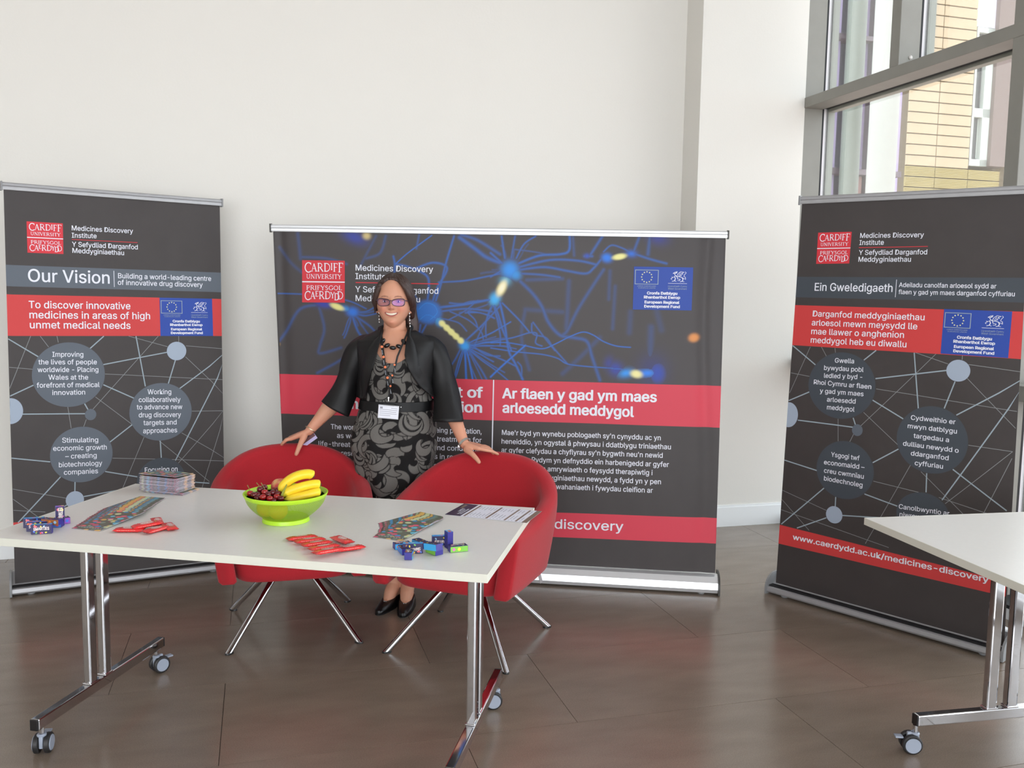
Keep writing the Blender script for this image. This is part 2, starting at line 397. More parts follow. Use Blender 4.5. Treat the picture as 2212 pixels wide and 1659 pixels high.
# ================================================================ lettering
FONT = {}
try:                                             # Blender's own interface typeface; its built-in one if that is missing
    import os
    GROT = bpy.data.fonts.load(os.path.join(bpy.utils.resource_path('LOCAL'), 'datafiles', 'fonts', 'Inter.woff2'))
except Exception:
    GROT = None
def glyph_mesh(txt, bold):
    """flat triangles of a line of text, unit cap height, starting at x=0; returns verts, faces, width"""
    key = (txt, bold)
    if key in FONT: return FONT[key]
    cu = bpy.data.curves.new('t', 'FONT'); cu.body = txt
    if GROT: cu.font = GROT
    cu.size = 1.0; cu.resolution_u = 3; cu.fill_mode = 'FRONT'
    o = bpy.data.objects.new('t', cu); C.objects.link(o)
    dg = bpy.context.evaluated_depsgraph_get(); me = o.evaluated_get(dg).to_mesh()
    vs = [tuple(v.co) for v in me.vertices]; fs = [tuple(p.vertices) for p in me.polygons]
    o.evaluated_get(dg).to_mesh_clear(); bpy.data.objects.remove(o); bpy.data.curves.remove(cu)
    k = 1/CAPH if CAPH else 1
    vs = [(x*k, y*k) for x, y, z in vs]
    x0 = min(v[0] for v in vs); w = max(v[0] for v in vs)-x0
    vs = [(x-x0, y) for x, y in vs]
    if bold > 0:                                 # heavier weight: the same outlines repeated with small shifts
        b = bold*1.15; V0, F0 = vs, fs; vs, fs = [], []; lay_ = 0
        for dx, dy in ((-b, 0), (b, 0), (0, b*.6), (0, -b*.6), (b*.7, b*.5), (-b*.7, -b*.5), (b*.7, -b*.5), (-b*.7, b*.5)):
            k = len(vs); lay_ += 1; vs = vs+[(x+dx, y+dy, lay_) for x, y in V0]; fs = fs+[tuple(i+k for i in f) for f in F0]
    vs = [v if len(v) == 3 else (v[0], v[1], 0) for v in vs]
    FONT[key] = (vs, fs, w); return FONT[key]
CAPH = None
_v, _f, _w = glyph_mesh('H', 0.0); CAPH = max(v[1] for v in _v); FONT.clear()

# serif capitals drawn as strokes (for the university logo): list of (points, width)
def arc(cx, cy, rx, ry, a0, a1, n=10): return [(cx+rx*math.cos(math.radians(a0+(a1-a0)*i/n)), cy+ry*math.sin(math.radians(a0+(a1-a0)*i/n))) for i in range(n+1)]
K, T_ = .13, .065
def stem(x, y0=0, y1=1, s0=1, s1=1): 
    r = [([(x, y0), (x, y1)], K)]
    if s0: r.append(([(x-.13, y0+.025), (x+.13, y0+.025)], .05))
    if s1: r.append(([(x-.13, y1-.025), (x+.13, y1-.025)], .05))
    return r
SER = {
 'C': (.82, [(arc(.46, .5, .38, .48, 48, 312, 14), .11), ([(.72, .98), (.72, .74)], .05)]),
 'A': (.80, [([(.08, 0), (.38, 1)], T_), ([(.38, 1), (.70, 0)], K), ([(.2, .36), (.58, .36)], .05), ([(-.02, .025), (.18, .025)], .05), ([(.56, .025), (.84, .025)], .05)]),
 'R': (.80, stem(.15)+[([(.15, .97), (.36, .97)]+arc(.36, .73, .24, .24, 90, -90, 8)+[(.15, .49)], .08), ([(.36, .49), (.74, 0)], K)]),
 'D': (.88, stem(.15)+[([(.15, .965), (.36, .965)]+arc(.36, .5, .42, .465, 90, -90, 10)+[(.15, .035)], .09)]),
 'I': (.34, stem(.16)), 'F': (.62, stem(.15)+[([(.15, .965), (.55, .965), (.55, .82)], .06), ([(.15, .52), (.45, .52)], .06)]),
 'E': (.64, stem(.15)+[([(.15, .965), (.55, .965), (.55, .84)], .06), ([(.15, .52), (.45, .52)], .06), ([(.15, .035), (.57, .035), (.57, .18)], .06)]),
 'U': (.84, [([(.15, 1), (.15, .35)]+arc(.41, .33, .26, .31, 180, 360, 10)+[(.67, 1)], .09), ([(.02, .975), (.28, .975)], .05), ([(.55, .975), (.79, .975)], .05)]),
 'N': (.90, [([(.14, 0), (.14, 1)], T_), ([(.14, 1), (.72, 0)], K), ([(.72, 0), (.72, 1)], T_), ([(0, .025), (.28, .025)], .05), ([(0, .975), (.16, .975)], .05), ([(.58, .975), (.86, .975)], .05)]),
 'V': (.80, [([(.08, 1), (.40, 0)], K), ([(.40, 0), (.72, 1)], T_), ([(-.04, .975), (.2, .975)], .05), ([(.58, .975), (.84, .975)], .05)]),
 'S': (.58, [(arc(.28, .74, .19, .22, 30, 270, 8)+arc(.28, .27, .21, .24, 90, -150, 8), .10)]),
 'T': (.70, stem(.34, s1=0)+[([(.04, .82), (.04, .965), (.64, .965), (.64, .82)], .06)]),
 'Y': (.76, [([(.06, 1), (.37, .48)], K), ([(.37, .48), (.68, 1)], T_), ([(.37, .5), (.37, 0)], K), ([(.24, .025), (.5, .025)], .05), ([(-.04, .975), (.18, .975)], .05), ([(.56, .975), (.8, .975)], .05)]),
 'P': (.68, stem(.15)+[([(.15, .97), (.34, .97)]+arc(.34, .71, .24, .26, 90, -90, 8)+[(.15, .45)], .08)]),
 'G': (.86, [(arc(.46, .5, .38, .48, 48, 318, 14), .11), ([(.74, .45), (.74, .14)], K), ([(.6, .45), (.86, .45)], .05), ([(.72, .98), (.72, .74)], .05)]),
 'O': (.90, [(arc(.44, .5, .37, .465, 0, 360, 18), .10)]),
 'L': (.60, stem(.15)+[([(.15, .035), (.54, .035), (.54, .2)], .06)]),
}
def stroke_quads(pts, w, V, Fc):
    for (x0, y0), (x1, y1) in zip(pts, pts[1:]):
        d = math.hypot(x1-x0, y1-y0) or 1e-6; nx, ny = -(y1-y0)/d*w/2, (x1-x0)/d*w/2; ex, ey = (x1-x0)/d*w*.12, (y1-y0)/d*w*.12
        k = len(V); L_ = (k//4) % 9; V += [(x0+nx-ex, y0+ny-ey, L_), (x0-nx-ex, y0-ny-ey, L_), (x1-nx+ex, y1-ny+ey, L_), (x1+nx+ex, y1+ny+ey, L_)]; Fc.append((k, k+1, k+2, k+3))
def serif_mesh(spec):
    """spec: list of (letter, scale, dy, kern)"""
    V, Fc, x = [], [], 0.0
    for ch, s, dy, kern in spec:
        w, st = SER[ch]; x += kern
        for pts, wd in st: stroke_quads([(x+px*s, dy+py*s) for px, py in pts], wd*(s**.5), V, Fc)
        x += w*s+.06
    x0 = min(v[0] for v in V); V = [(a-x0, b, c) for a, b, c in V]; return V, Fc, max(v[0] for v in V)
def caps(word, s=1.0): return [(c, s, 0, 0) for c in word]
CARDIFF = [('C', 1.18, -.12, 0), ('A', .92, .0, -.12), ('R', 1.0, 0, 0), ('D', 1.0, 0, 0), ('I', .8, .2, -.04), ('F', 1.0, 0, 0), ('F', 1.12, -.06, -.02)]
CAERDYDD = [('C', 1.14, -.14, 0), ('A', .9, 0, -.14), ('E', .72, .3, -.06), ('R', 1.0, 0, 0), ('D', 1.0, 0, 0), ('Y', .8, .1, -.12), ('D', .9, -.15, -.12), ('D', 1.02, -.02, -.42)]

# ================================================================ banners
M_print = mat('banner_dark_print', srgb(62, 57, 56), 0.52, spec=0.38, noise=0.05, nscale=9, bump=0.1, bscale=350)
M_pgrey = mat('banner_slate_print', srgb(92, 99, 108), 0.55, spec=0.35)
M_pgrey2 = mat('banner_slate_disc_dark', srgb(66, 72, 79), 0.55, spec=0.35)
M_plight = mat('banner_pale_blue_disc', srgb(158, 170, 186), 0.55, spec=0.35)
M_pred = mat('banner_red_print', srgb(201, 62, 62), 0.52, spec=0.35)
M_pred2 = mat('banner_crimson_print', srgb(206, 58, 76), 0.50, spec=0.38)
M_pblue = mat('banner_blue_print', srgb(42, 72, 158), 0.52, spec=0.35)
M_pwhite = mat('banner_white_lettering', srgb(226, 228, 236), 0.55, spec=0.35)
M_pline = mat('banner_pale_line', srgb(150, 164, 172), 0.6, spec=0.3)
M_plogo = mat('banner_logo_red', srgb(208, 52, 62), 0.52, spec=0.35)
M_pyel = mat('banner_flag_stars', srgb(226, 226, 170), 0.6)
M_rail = mat('brushed_aluminium_rail', srgb(168, 168, 170), 0.42, metal=0.5, noise=0.03, nscale=30)
M_rail_w = mat('bright_satin_rail', srgb(222, 224, 226), 0.3, metal=0.55)
M_endcap = mat('dark_end_cap', srgb(58, 56, 52), 0.45)
M_greycap = mat('grey_end_cap', srgb(132, 133, 134), 0.45)

class Banner:
    def __init__(s, BL, BR, TL, TR, wave=0.0):
        s.q = [Vector(p) for p in (BL, BR, TL, TR)]; s.wave = wave
        s.n = ((s.q[1]-s.q[0]).cross(s.q[2]-s.q[0])).normalized()
        if s.n.y > 0: s.n = -s.n
    def S(s, u, v, off=0.0):
        a, b, c, d = s.q; p = a*((1-u)*(1-v))+b*(u*(1-v))+c*((1-u)*v)+d*(u*v)
        w = 0.0
        if s.wave:
            w = s.wave*(math.sin(u*23+v*2.2)*.35+math.sin(u*9-v*3)*.5+math.sin(v*17+u*5)*.10)*math.sin(PI*min(1, max(0, v)))**.5
            w -= 2.2*s.wave*math.exp(-((u-.965-.008*math.sin(v*6))/.013)**2)*(0.35+.65*v)
            w -= 1.6*s.wave*math.exp(-((u-.016)/.012)**2)*v
        else: w = .0016*math.sin(u*14+v*5)*math.sin(PI*min(1, max(0, v)))
        return p+s.n*(off+w)
    def inv(s, px, py):
        u, v = .5, .5
        for _ in range(12):
            def r(u, v):
                a, b, c, d = s.q; return proj(a*((1-u)*(1-v))+b*(u*(1-v))+c*((1-u)*v)+d*(u*v))
            x, y = r(u, v); h = 1e-4; xu, yu = r(u+h, v); xv, yv = r(u, v+h)
            a, b, c, d = (xu-x)/h, (xv-x)/h, (yu-y)/h, (yv-y)/h; D = a*d-b*c; ex, ey = px-x, py-y
            u += (d*ex-b*ey)/D; v += (a*ey-c*ex)/D
        return u, v
    def sheet(s, nu, nv, u0=0, u1=1, v0=0, v1=1, off=0.0, thick=0.0):
        mb = MB(); 
        for j in range(nv+1):
            for i in range(nu+1): mb.v.append(tuple(s.S(u0+(u1-u0)*i/nu, v0+(v1-v0)*j/nv, off)))
        mb.f = [(j*(nu+1)+i, j*(nu+1)+i+1, (j+1)*(nu+1)+i+1, (j+1)*(nu+1)+i) for j in range(nv) for i in range(nu)]
        if thick:
            n = len(mb.v); mb.v += [tuple(Vector(p)-s.n*thick) for p in mb.v]
            mb.f += [tuple(n+k for k in reversed(f)) for f in mb.f[:]]
            rim = [i for i in range(nu+1)]+[j*(nu+1)+nu for j in range(1, nv+1)]+[nv*(nu+1)+i for i in range(nu-1, -1, -1)]+[j*(nu+1) for j in range(nv-1, 0, -1)]
            for a, b in zip(rim, rim[1:]+rim[:1]): mb.f.append((a, b, b+n, a+n))
        mb.c = [(1, 1, 1, 1)]*len(mb.v); return mb
    def quad(s, pts, name, m, parent, off, n=12):
        """a printed patch from four picture corners TL TR BR BL (bilinear in the sheet's own coordinates)"""
        uv = [s.inv(*p) for p in pts]; return s.quad_uv(uv, name, m, parent, off, n)
    def quad_uv(s, uv, name, m, parent, off, n=12, mb=None):
        (a, b, c, d) = uv; t = MB()
        nx_ = n; n = max(2, int(n*.6))
        if s.wave: nx_ = max(2, int(abs(b[0]-a[0])*160)); n = max(2, int(abs(d[1]-a[1])*60))
        for j in range(n+1):
            for i in range(nx_+1):
                x, y = i/nx_, j/n
                u = (a[0]*(1-x)+b[0]*x)*(1-y)+(d[0]*(1-x)+c[0]*x)*y; v = (a[1]*(1-x)+b[1]*x)*(1-y)+(d[1]*(1-x)+c[1]*x)*y
                t.v.append(tuple(s.S(min(1, max(0, u)), v, off)))
        q_ = nx_+1; t.f = [(j*q_+i, j*q_+i+1, (j+1)*q_+i+1, (j+1)*q_+i) for j in range(n) for i in range(nx_)]; t.c = [(1, 1, 1, 1)]*len(t.v)
        if mb is not None: mb.add(t.v, t.f); return
        return t.build(name, m, parent, smooth=True)
    def disc(s, cx, cy, rx, ry, name, m, parent, off):
        c = s.inv(cx, cy); ru = [s.inv(cx+rx, cy), s.inv(cx-rx, cy)]; rv = [s.inv(cx, cy-ry), s.inv(cx, cy+ry)]
        hu = abs(ru[0][0]-ru[1][0])/2; hv = abs(rv[0][1]-rv[1][1])/2; c = ((ru[0][0]+ru[1][0])/2, (rv[0][1]+rv[1][1])/2)
        t = MB(); R = 6; N = 56; t.v.append(tuple(s.S(c[0], c[1], off)))
        for k in range(1, R+1):
            for i in range(N):
                a = 2*PI*i/N; t.v.append(tuple(s.S(max(0.0, min(1.0, c[0]+hu*k/R*math.cos(a))), c[1]+hv*k/R*math.sin(a), off)))
        t.f = [(0, 1+i, 1+(i+1) % N) for i in range(N)]
        for k in range(R-1):
            for i in range(N): a = 1+k*N+i; b = 1+k*N+(i+1) % N; t.f.append((a, a+N, b+N, b))
        t.c = [(1, 1, 1, 1)]*len(t.v); return t.build(name, m, parent, smooth=True)
    def put(s, mb, mesh, pL, pR, cap, off):
        """lay letters so that the line runs from picture point pL to pR on its baseline; cap = cap height in picture px"""
        V, Fc, w = mesh; a = s.inv(*pL); b = s.inv(*pR); t = s.inv((pL[0]+pR[0])/2, (pL[1]+pR[1])/2-cap)
        h = t[1]-(a[1]+b[1])/2
        mb.add([s.S(a[0]+(b[0]-a[0])*x/w, a[1]+(b[1]-a[1])*x/w+h*y, off+q*2.5e-5) for x, y, q in V], Fc)
    def text(s, lines, name, m, parent, off, bold=0.016):
        """lines: (string, x0, y0, x1, y1, cap px)"""
        for t, x0, y0, x1, y1, cap in lines:
            mb = MB(); s.put(mb, glyph_mesh(t, bold), (x0, y0), (x1, y1), cap, off); mb.build(name, m, parent)
    def line(s, mb, p0, p1, wpx, off):
        a = s.inv(*p0); b = s.inv(*p1)
        W = (s.q[1]-s.q[0]).length; H = (s.q[2]-s.q[0]).length
        a = (a[0], a[1]); d = ((b[0]-a[0])*W, (b[1]-a[1])*H); L = math.hypot(*d)
        # clip to the sheet
        def cl(p): return (min(1, max(0, p[0])), p[1])
        nx, ny = -d[1]/L*wpx/2/W, d[0]/L*wpx/2/H; N = max(2, int(L/.08)); V = []
        for i in range(N+1):
            u = a[0]+(b[0]-a[0])*i/N; v = a[1]+(b[1]-a[1])*i/N
            V += [s.S(*cl((u+nx, v+ny)), off), s.S(*cl((u-nx, v-ny)), off)]
        mb.add(V, [(2*i, 2*i+1, 2*i+3, 2*i+2) for i in range(N)])

def conv(ox, oy, k):
    return lambda L: [(t, ox+x0/k, oy+y0/k, ox+x1/k, oy+y1/k, c/k) for t, x0, y0, x1, y1, c in L]
DRAGON = [([(.02, .30), (.12, .42), (.22, .48), (.30, .60), (.24, .72), (.30, .86), (.38, .92)], .035),
 ([(.14, .80), (.26, .92), (.40, .98), (.36, .84), (.24, .80), (.14, .80)], .04), ([(.30, .60), (.40, .50), (.56, .50), (.70, .44), (.80, .34)], .05),
 ([(.38, .52), (.46, .80), (.62, .98), (.84, .92), (.66, .84), (.76, .76), (.60, .70), (.66, .60), (.50, .56)], .035), ([(.50, .60), (.60, .88)], .03),
 ([(.26, .48), (.30, .30), (.24, .12), (.10, .06)], .05), ([(.24, .12), (.36, .06)], .04), ([(.40, .46), (.44, .30), (.60, .26), (.56, .14), (.44, .14)], .04),
 ([(.72, .42), (.78, .24), (.72, .08), (.60, .04)], .05), ([(.72, .08), (.86, .04)], .04), ([(.80, .38), (.94, .26), (.92, .48), (.82, .52), (.86, .70), (.96, .86), (.90, .98)], .03),
 ([(.02, .30), (.08, .22)], .03), ([(.06, .48), (.16, .44)], .03)]
def fund_box(B, pr, corners, off):
    """the blue panel: flag with twelve stars, dragon and the names beneath"""
    uv = [B.inv(*p) for p in corners]; B.quad_uv(uv, 'fund_panel', M_pblue, pr, off)
    a, b, c, d = uv
    def P(x, y): return ((a[0]*(1-x)+b[0]*x)*(1-y)+(d[0]*(1-x)+c[0]*x)*y, (a[1]*(1-x)+b[1]*x)*(1-y)+(d[1]*(1-x)+c[1]*x)*y)
    def put(mb, mesh, x0, x1, ybase, capf):
        V, Fc, w = mesh; mb.add([B.S(*P(x0+(x1-x0)*x/w, ybase-capf*y), off+.0006+q*2.5e-5) for x, y, q in V], Fc)
    # flag frame, stars
    fr = MB(); 
    for x0, y0, x1, y1 in ((.02, .07, .42, .085), (.02, .395, .42, .41), (.02, .07, .032, .41), (.408, .07, .42, .41)):
        B.quad_uv([P(x0, y0), P(x1, y0), P(x1, y1), P(x0, y1)], '', None, None, off+.0006, 2, mb=fr)
    fr.build('flag_outline', M_pline, pr)
    st = MB()
    for k in range(12):
        t = 2*PI*k/12; cx, cy = .222+.088*math.sin(t), .24-.122*math.cos(t); pts = []
        for j in range(10):
            r = 1 if j % 2 == 0 else .45; pts.append(B.S(*P(cx+.0155*r*math.sin(j*PI/5), cy-.0215*r*math.cos(j*PI/5)), off+.0008))
        st.add(pts, [tuple(range(10))])
    st.build('flag_stars', M_pyel, pr)
    dr = MB(); V, Fc = [], []
    for pts, w in DRAGON: stroke_quads(pts, w*.95, V, Fc)
    dr.add([B.S(*P(.625+.27*x, .345-.25*y), off+.0006+q*2.5e-5) for x, y, q in V], Fc)
    B.quad_uv([P(.585, .372), P(.905, .372), P(.905, .380), P(.585, .380)], '', None, None, off+.0006, 2, mb=dr)
    dr.build('dragon_emblem', M_pwhite, pr)
    sm = MB()
    for t, x0, x1, y, c_ in (('UNDEB EWROPEAIDD', .065, .38, .462, .026), ('EUROPEAN UNION', .085, .37, .505, .026), ('Llywodraeth Cymru', .585, .905, .462, .042), ('Welsh Government', .585, .905, .520, .042)):
        put(sm, glyph_mesh(t, 0.0), x0, x1, y, c_)
    sm.build('lettering', M_pline, pr)
    bd = MB()
    for t, x0, x1, y, c_ in (('Cronfa Datblygu', .235, .745, .640, .062), ('Rhanbarthol Ewrop', .185, .795, .735, .062), ('European Regional', .20, .785, .850, .062), ('Development Fund', .195, .795, .948, .062)):
        put(bd, glyph_mesh(t, 0.06), x0, x1, y, c_)
    bd.build('lettering', M_pwhite, pr)
def uni_logo(B, pr, corners, off):
    uv = [B.inv(*p) for p in corners]; B.quad_uv(uv, 'logo_panel', M_plogo, pr, off)
    a, b, c, d = uv
    def P(x, y): return ((a[0]*(1-x)+b[0]*x)*(1-y)+(d[0]*(1-x)+c[0]*x)*y, (a[1]*(1-x)+b[1]*x)*(1-y)+(d[1]*(1-x)+c[1]*x)*y)
    mb = MB()
    for spec, x0, x1, y, cp in ((CARDIFF, .06, .96, .262, .20), (caps('UNIVERSITY'), .10, .93, .432, .105), (caps('PRIFYSGOL'), .10, .93, .700, .105), (CAERDYDD, .06, .96, .915, .185)):
        V, Fc, w = serif_mesh(spec); mb.add([B.S(*P(x0+(x1-x0)*x/w, y-cp*yy), off+.0006+q*2.5e-5) for x, yy, q in V], Fc)
    B.quad_uv([P(0, .495), P(1, .495), P(1, .522), P(0, .522)], '', None, None, off+.0006, 2, mb=mb)
    mb.build('logo_lettering', M_pwhite, pr)

def stand(name, label, B, base_h, depth, capm, railm, feet, rail_r=.016, bright=False):
    """roll-up banner: printed sheet, top rail with end caps, low base cassette with end plates and feet, back pole"""
    t = thing(name, label, 'banner', (B.q[0]+B.q[1])/2*1.0)
    a, b, c, d = B.q; X = (b-a).normalized(); X.z = 0; X.normalize(); Z = Vector((0, 0, 1)); Y = Z.cross(X)      # Y points away from the viewer
    XT = (d-c).normalized(); up = ((c-a).normalized())
    # top rail: slim clamped profile with two grooves
    prof = [(-.010, -.004), (-.012, .006), (-.010, .013), (-.013, .016), (-.011, .026), (-.004, .031), (.006, .031), (.010, .022), (.010, -.004)]
    mb = MB(); YT = XT.cross(up).normalized(); YT = -YT if YT.y < 0 else YT
    p0, p1 = c-XT*.006, d+XT*.006
    mb.loft([[p+YT*y+up*z for y, z in prof] for p in (p0, p1)]); mb.build('top_rail', railm, t, smooth=.5)
    for p, s in ((p0, -1), (p1, 1)):
        MB().box(p+XT*(s*.004)+up*.013, .008, .030, .044, (XT, YT, up), .002).build('end_cap', capm, t)
    # base cassette
    a0, b0 = Vector((a.x, a.y, 0)), Vector((b.x, b.y, 0)); e = .012; H = base_h
    if bright: pf = [(-.055, .012), (-.060, .030), (-.052, .062), (-.030, .088), (-.006, .096), (.004, .096), (.004, .088), (.050, .088), (.060, .060), (.060, .012)]
    else: pf = [(-.058, .012), (-.062, .020), (-.060, .038), (-.050, .042), (-.046, .036), (-.010, .044), (.0, H), (.010, H+.010), (.040, H+.052), (.070, H+.050), (.085, .030), (.085, .012)]
    mb = MB(); mb.loft([[p+Y*y+Z*z for y, z in pf] for p in (a0-X*e, b0+X*e)]); mb.build('base_cassette', railm, t, smooth=.4)
    if not bright:
        MB().box((a0+b0)/2-Y*.028+Z*.0445, (b0-a0).length+2*e, .036, .004, (X, Y, Z)).build('base_slot', M_gasket, t)
    for p, s in ((a0-X*e, -1), (b0+X*e, 1)):
        n = 14; hh = .102 if bright else .105; ring = [(-.070, .004), (-.070, .035)]+[(-.070+.085*(1-math.cos(k/8*PI/2)), .035+(hh-.035)*math.sin(k/8*PI/2)) for k in range(1, 9)]+[(.060, hh), (.095, hh*.6), (.095, .004)]
        m2 = MB(); m2.loft([[p+X*(s*x)+Y*y+Z*z for y, z in ring] for x in (0, .010)]); m2.build('end_plate', capm if bright else M_greycap, t)
    for p in (a0+X*.07, b0-X*.07):
        MB().lathe(p-Y*.03, [(.016, 0), (.018, .004), (.016, .012)], 16).build('foot', M_greycap, t)
    mid = (a0+b0)/2+Y*.04; top = (c+d)/2+Y*.022
    MB().tube([mid+Z*.03, top], .0095, 12).build('support_pole', M_rail, t, smooth=.6)
    pr = B.sheet(160 if B.wave else 40, 60, thick=.0008).build('print', M_print, t, smooth=.6)
    return t, pr

# ---- left banner
VR1, VR0 = .1614, .1130
BL = Banner(gz(32.5, 1261, .05), gz(487, 1207.5, .05), gz(7.5, 407.7, 1.957), gz(474.7, 443.3, 1.957))
t, pr = stand('rollup_banner', 'tall dark roll-up banner headed Our Vision, at the left behind the white table', BL, .05, .1, M_greycap, M_rail, 2)
z1 = conv(0, 380, 3.318); z2 = conv(0, 700, 2.764)
BL.quad([(-20, 572-1.2), (500, 589.7), (500, 631.8), (-20, 617.4)], 'slate_band', M_pgrey, pr, .0006)
BL.quad([(-20, 635.2), (500, 646.2), (500, 725.7), (-20, 725.7)], 'red_band', M_pred, pr, .0006)
uni_logo(BL, pr, [(57.3, 478), (135.6, 482.5), (137.1, 548.8), (59.4, 545.8)], .0008)
fund_box(BL, pr, [(344.5, 642.9), (458, 645.3), (460.5, 725.7), (346.6, 725.7)], .0012)
BL.text(z1([('Medicines Discovery', 515, 390, 953, 412, 34), ('Institute', 515, 442, 692, 447, 34), ('Y Sefydliad Darganfod', 517, 506, 987, 527, 34), ('Meddyginiaethau', 520, 551, 889, 568, 34)]), 'lettering', M_pwhite, pr, .0010)
BL.text(z1([('Our Vision', 203, 757, 785, 772, 88)]), 'lettering', M_pwhite, pr, .0014)
BL.text(z1([('Building a world-leading centre', 847, 733, 1513, 753, 35), ('of innovative drug discovery', 845, 780, 1452, 797, 35)]), 'lettering', M_pwhite, pr, .0014)
BL.text(z1([('To discover innovative', 207, 947, 934, 956, 50), ('medicines in areas of high', 212, 1020, 1075, 1027, 50), ('unmet medical needs', 215, 1092, 935, 1096, 50)]), 'lettering', M_pwhite, pr, .0014)
mb = MB(); BL.line(mb, (155.2, 517.3), (296.9, 524), .0028, .0010); mb.build('red_rule', M_plogo, pr)
mb = MB(); BL.line(mb, (246, 585), (247, 620), .0026, .0014); mb.build('white_rule', M_pwhite, pr)
def net(B, pr, thick, thin, ox, oy, k, w=1.0):
    for i, (a, b) in enumerate(thick):
        mb = MB(); B.line(mb, (ox+a[0]/k, oy+a[1]/k), (ox+b[0]/k, oy+b[1]/k), .0055*w, .0006+.00001*i); mb.build('network_line', M_pline, pr)
    for i, (a, b) in enumerate(thin):
        mb = MB(); B.line(mb, (ox+a[0]/k, oy+a[1]/k), (ox+b[0]/k, oy+b[1]/k), .0026*w, .0003+.00001*i); mb.build('thin_network_line', M_plt, pr)
M_plt = mat('banner_thin_line', srgb(134, 138, 138), 0.6, spec=0.3)
net(BL, pr, [((48, 88), (228, 195)), ((535, 148), (620, 72)), ((617, 242), (1000, 168)), ((812, 72), (868, 372)), ((1047, 215), (1005, 355)), ((1072, 385), (1340, 185)), ((617, 362), (800, 443)), ((60, 430), (200, 365)), ((135, 538), (507, 535)), ((505, 475), (525, 510)), ((655, 705), (790, 600)), ((957, 697), (963, 798)), ((1047, 815), (1340, 240)), ((68, 800), (300, 823)), ((628, 880), (820, 912)), ((108, 1185), (362, 912)), ((500, 1030), (740, 985)), ((1105, 940), (1250, 950)), ((448, 943), (447, 1000)), ((330, 1120), (400, 1080))],
    [((183, 72), (58, 385)), ((240, 72), (290, 137)), ((340, 72), (348, 110)), ((768, 72), (1000, 135)), ((945, 72), (555, 508)), ((1066, 72), (1067, 108)), ((1110, 130), (1330, 147)), ((1107, 195), (1340, 415)), ((627, 298), (1334, 332)), ((55, 258), (195, 270)), ((570, 435), (790, 600)), ((405, 495), (425, 622)), ((515, 570), (500, 612)), ((1145, 520), (1338, 517)), ((1338, 517), (1065, 830)), ((1340, 545), (1205, 980)), ((860, 675), (730, 985)), ((672, 800), (1345, 817)), ((950, 697), (1250, 940)), ((1085, 650), (1345, 797)), ((76, 985), (395, 1040)), ((78, 1045), (225, 1150)), ((80, 1112), (270, 1122))], 0, 700, 2.764)
for cx, cy, rx, ry, m in ((147.6, 809.3, 78.9, 69.8, M_pgrey), (346.6, 889.6, 67.3, 62.2, M_pgrey), (175.5, 981.8, 67.7, 60, M_pgrey), (348, 1038, 52.5, 49, M_pgrey2), (381.3, 758.2, 21, 20, M_plight), (22.4, 888, 27.5, 28, M_plight), (195.7, 895.4, 12.3, 12.2, M_pgrey), (161.7, 1080, 19.7, 18.9, M_plight)):
    BL.disc(cx, cy, rx, ry, 'disc', m, pr, .0010)
def block(B, pr, L, cv, off=.0016): B.text(cv(L), 'lettering', M_pwhite, pr, off)
block(BL, pr, [('Improving', 313, 195, 497, 195, 29), ('the lives of people', 230, 241, 578, 240, 29), ('worldwide - Placing', 225, 287, 587, 285, 29), ('Wales at the', 290, 332, 526, 331, 29), ('forefront of medical', 220, 380, 594, 375, 29), ('innovation', 313, 424, 508, 420, 29)], z2)
block(BL, pr, [('Working', 882, 419, 1022, 418, 29), ('collaboratively', 829, 466, 1077, 464, 29), ('to advance new', 817, 510, 1088, 507, 29), ('drug discovery', 829, 557, 1080, 554, 29), ('targets and', 857, 604, 1054, 599, 29), ('approaches', 855, 652, 1057, 646, 29)], z2)
block(BL, pr, [('Stimulating', 372, 708, 586, 704, 29), ('economic growth', 318, 757, 637, 748, 29), ('– creating', 390, 804, 577, 797, 29), ('biotechnology', 352, 855, 610, 843, 29), ('companies', 382, 900, 585, 890, 29)], z2)
block(BL, pr, [('Focusing on', 865, 886, 1060, 878, 29), ('neuroscience', 838, 935, 1083, 925, 29)], z2)
BL.quad_uv([(0, VR1), (1, VR1), (1, VR0), (0, VR0)], 'red_band', M_pred, pr, .0008)
mb = MB(); V, Fc, w = glyph_mesh('www.cardiff.ac.uk/medicines-discovery', .02); mb.add([BL.S(.08+.86*x/w, (VR0+VR1)/2-.010+.021*y, .0014+q*2.5e-5) for x, y, q in V], Fc); mb.build('lettering', M_pwhite, pr)

# ---- right banner
BRn = Banner(gz(1676, 1258.6, .05), gz(2169, 1396, .05), gz(1732.6, 438.8, 1.957), gz(2226, 416.3, 1.957))
t, pr = stand('rollup_banner', 'tall dark roll-up banner headed Ein Gweledigaeth, at the right by the glazed wall', BRn, .05, .1, M_greycap, M_rail, 2)
z6 = conv(1660, 400, 3.607); z7 = conv(1660, 840, 2.962)
def q6(*p): return [(1660+x/3.607, 400+y/3.607) for x, y in p]
BRn.quad(q6((190, 714), (2080, 722), (2080, 917), (190, 873)), 'slate_band', M_pgrey2, pr, .0006)
BRn.quad(q6((150, 933), (2080, 988), (2080, 1362), (150, 1244)), 'red_band', M_pred, pr, .0006)
uni_logo(BRn, pr, q6((388, 370), (650, 363), (630, 610), (372, 613)), .0008)
fund_box(BRn, pr, q6((1370, 965), (1900, 985), (1868, 1347), (1342, 1312)), .0012)
BRn.text(z6([('Medicines Discovery', 715, 411, 1210, 405, 38), ('Institute', 709, 466, 898, 464, 38), ('Y Sefydliad Darganfod', 705, 543, 1236, 539, 38), ('Meddyginiaethau', 702, 596, 1109, 596, 38)]), 'lettering', M_pwhite, pr, .0010)
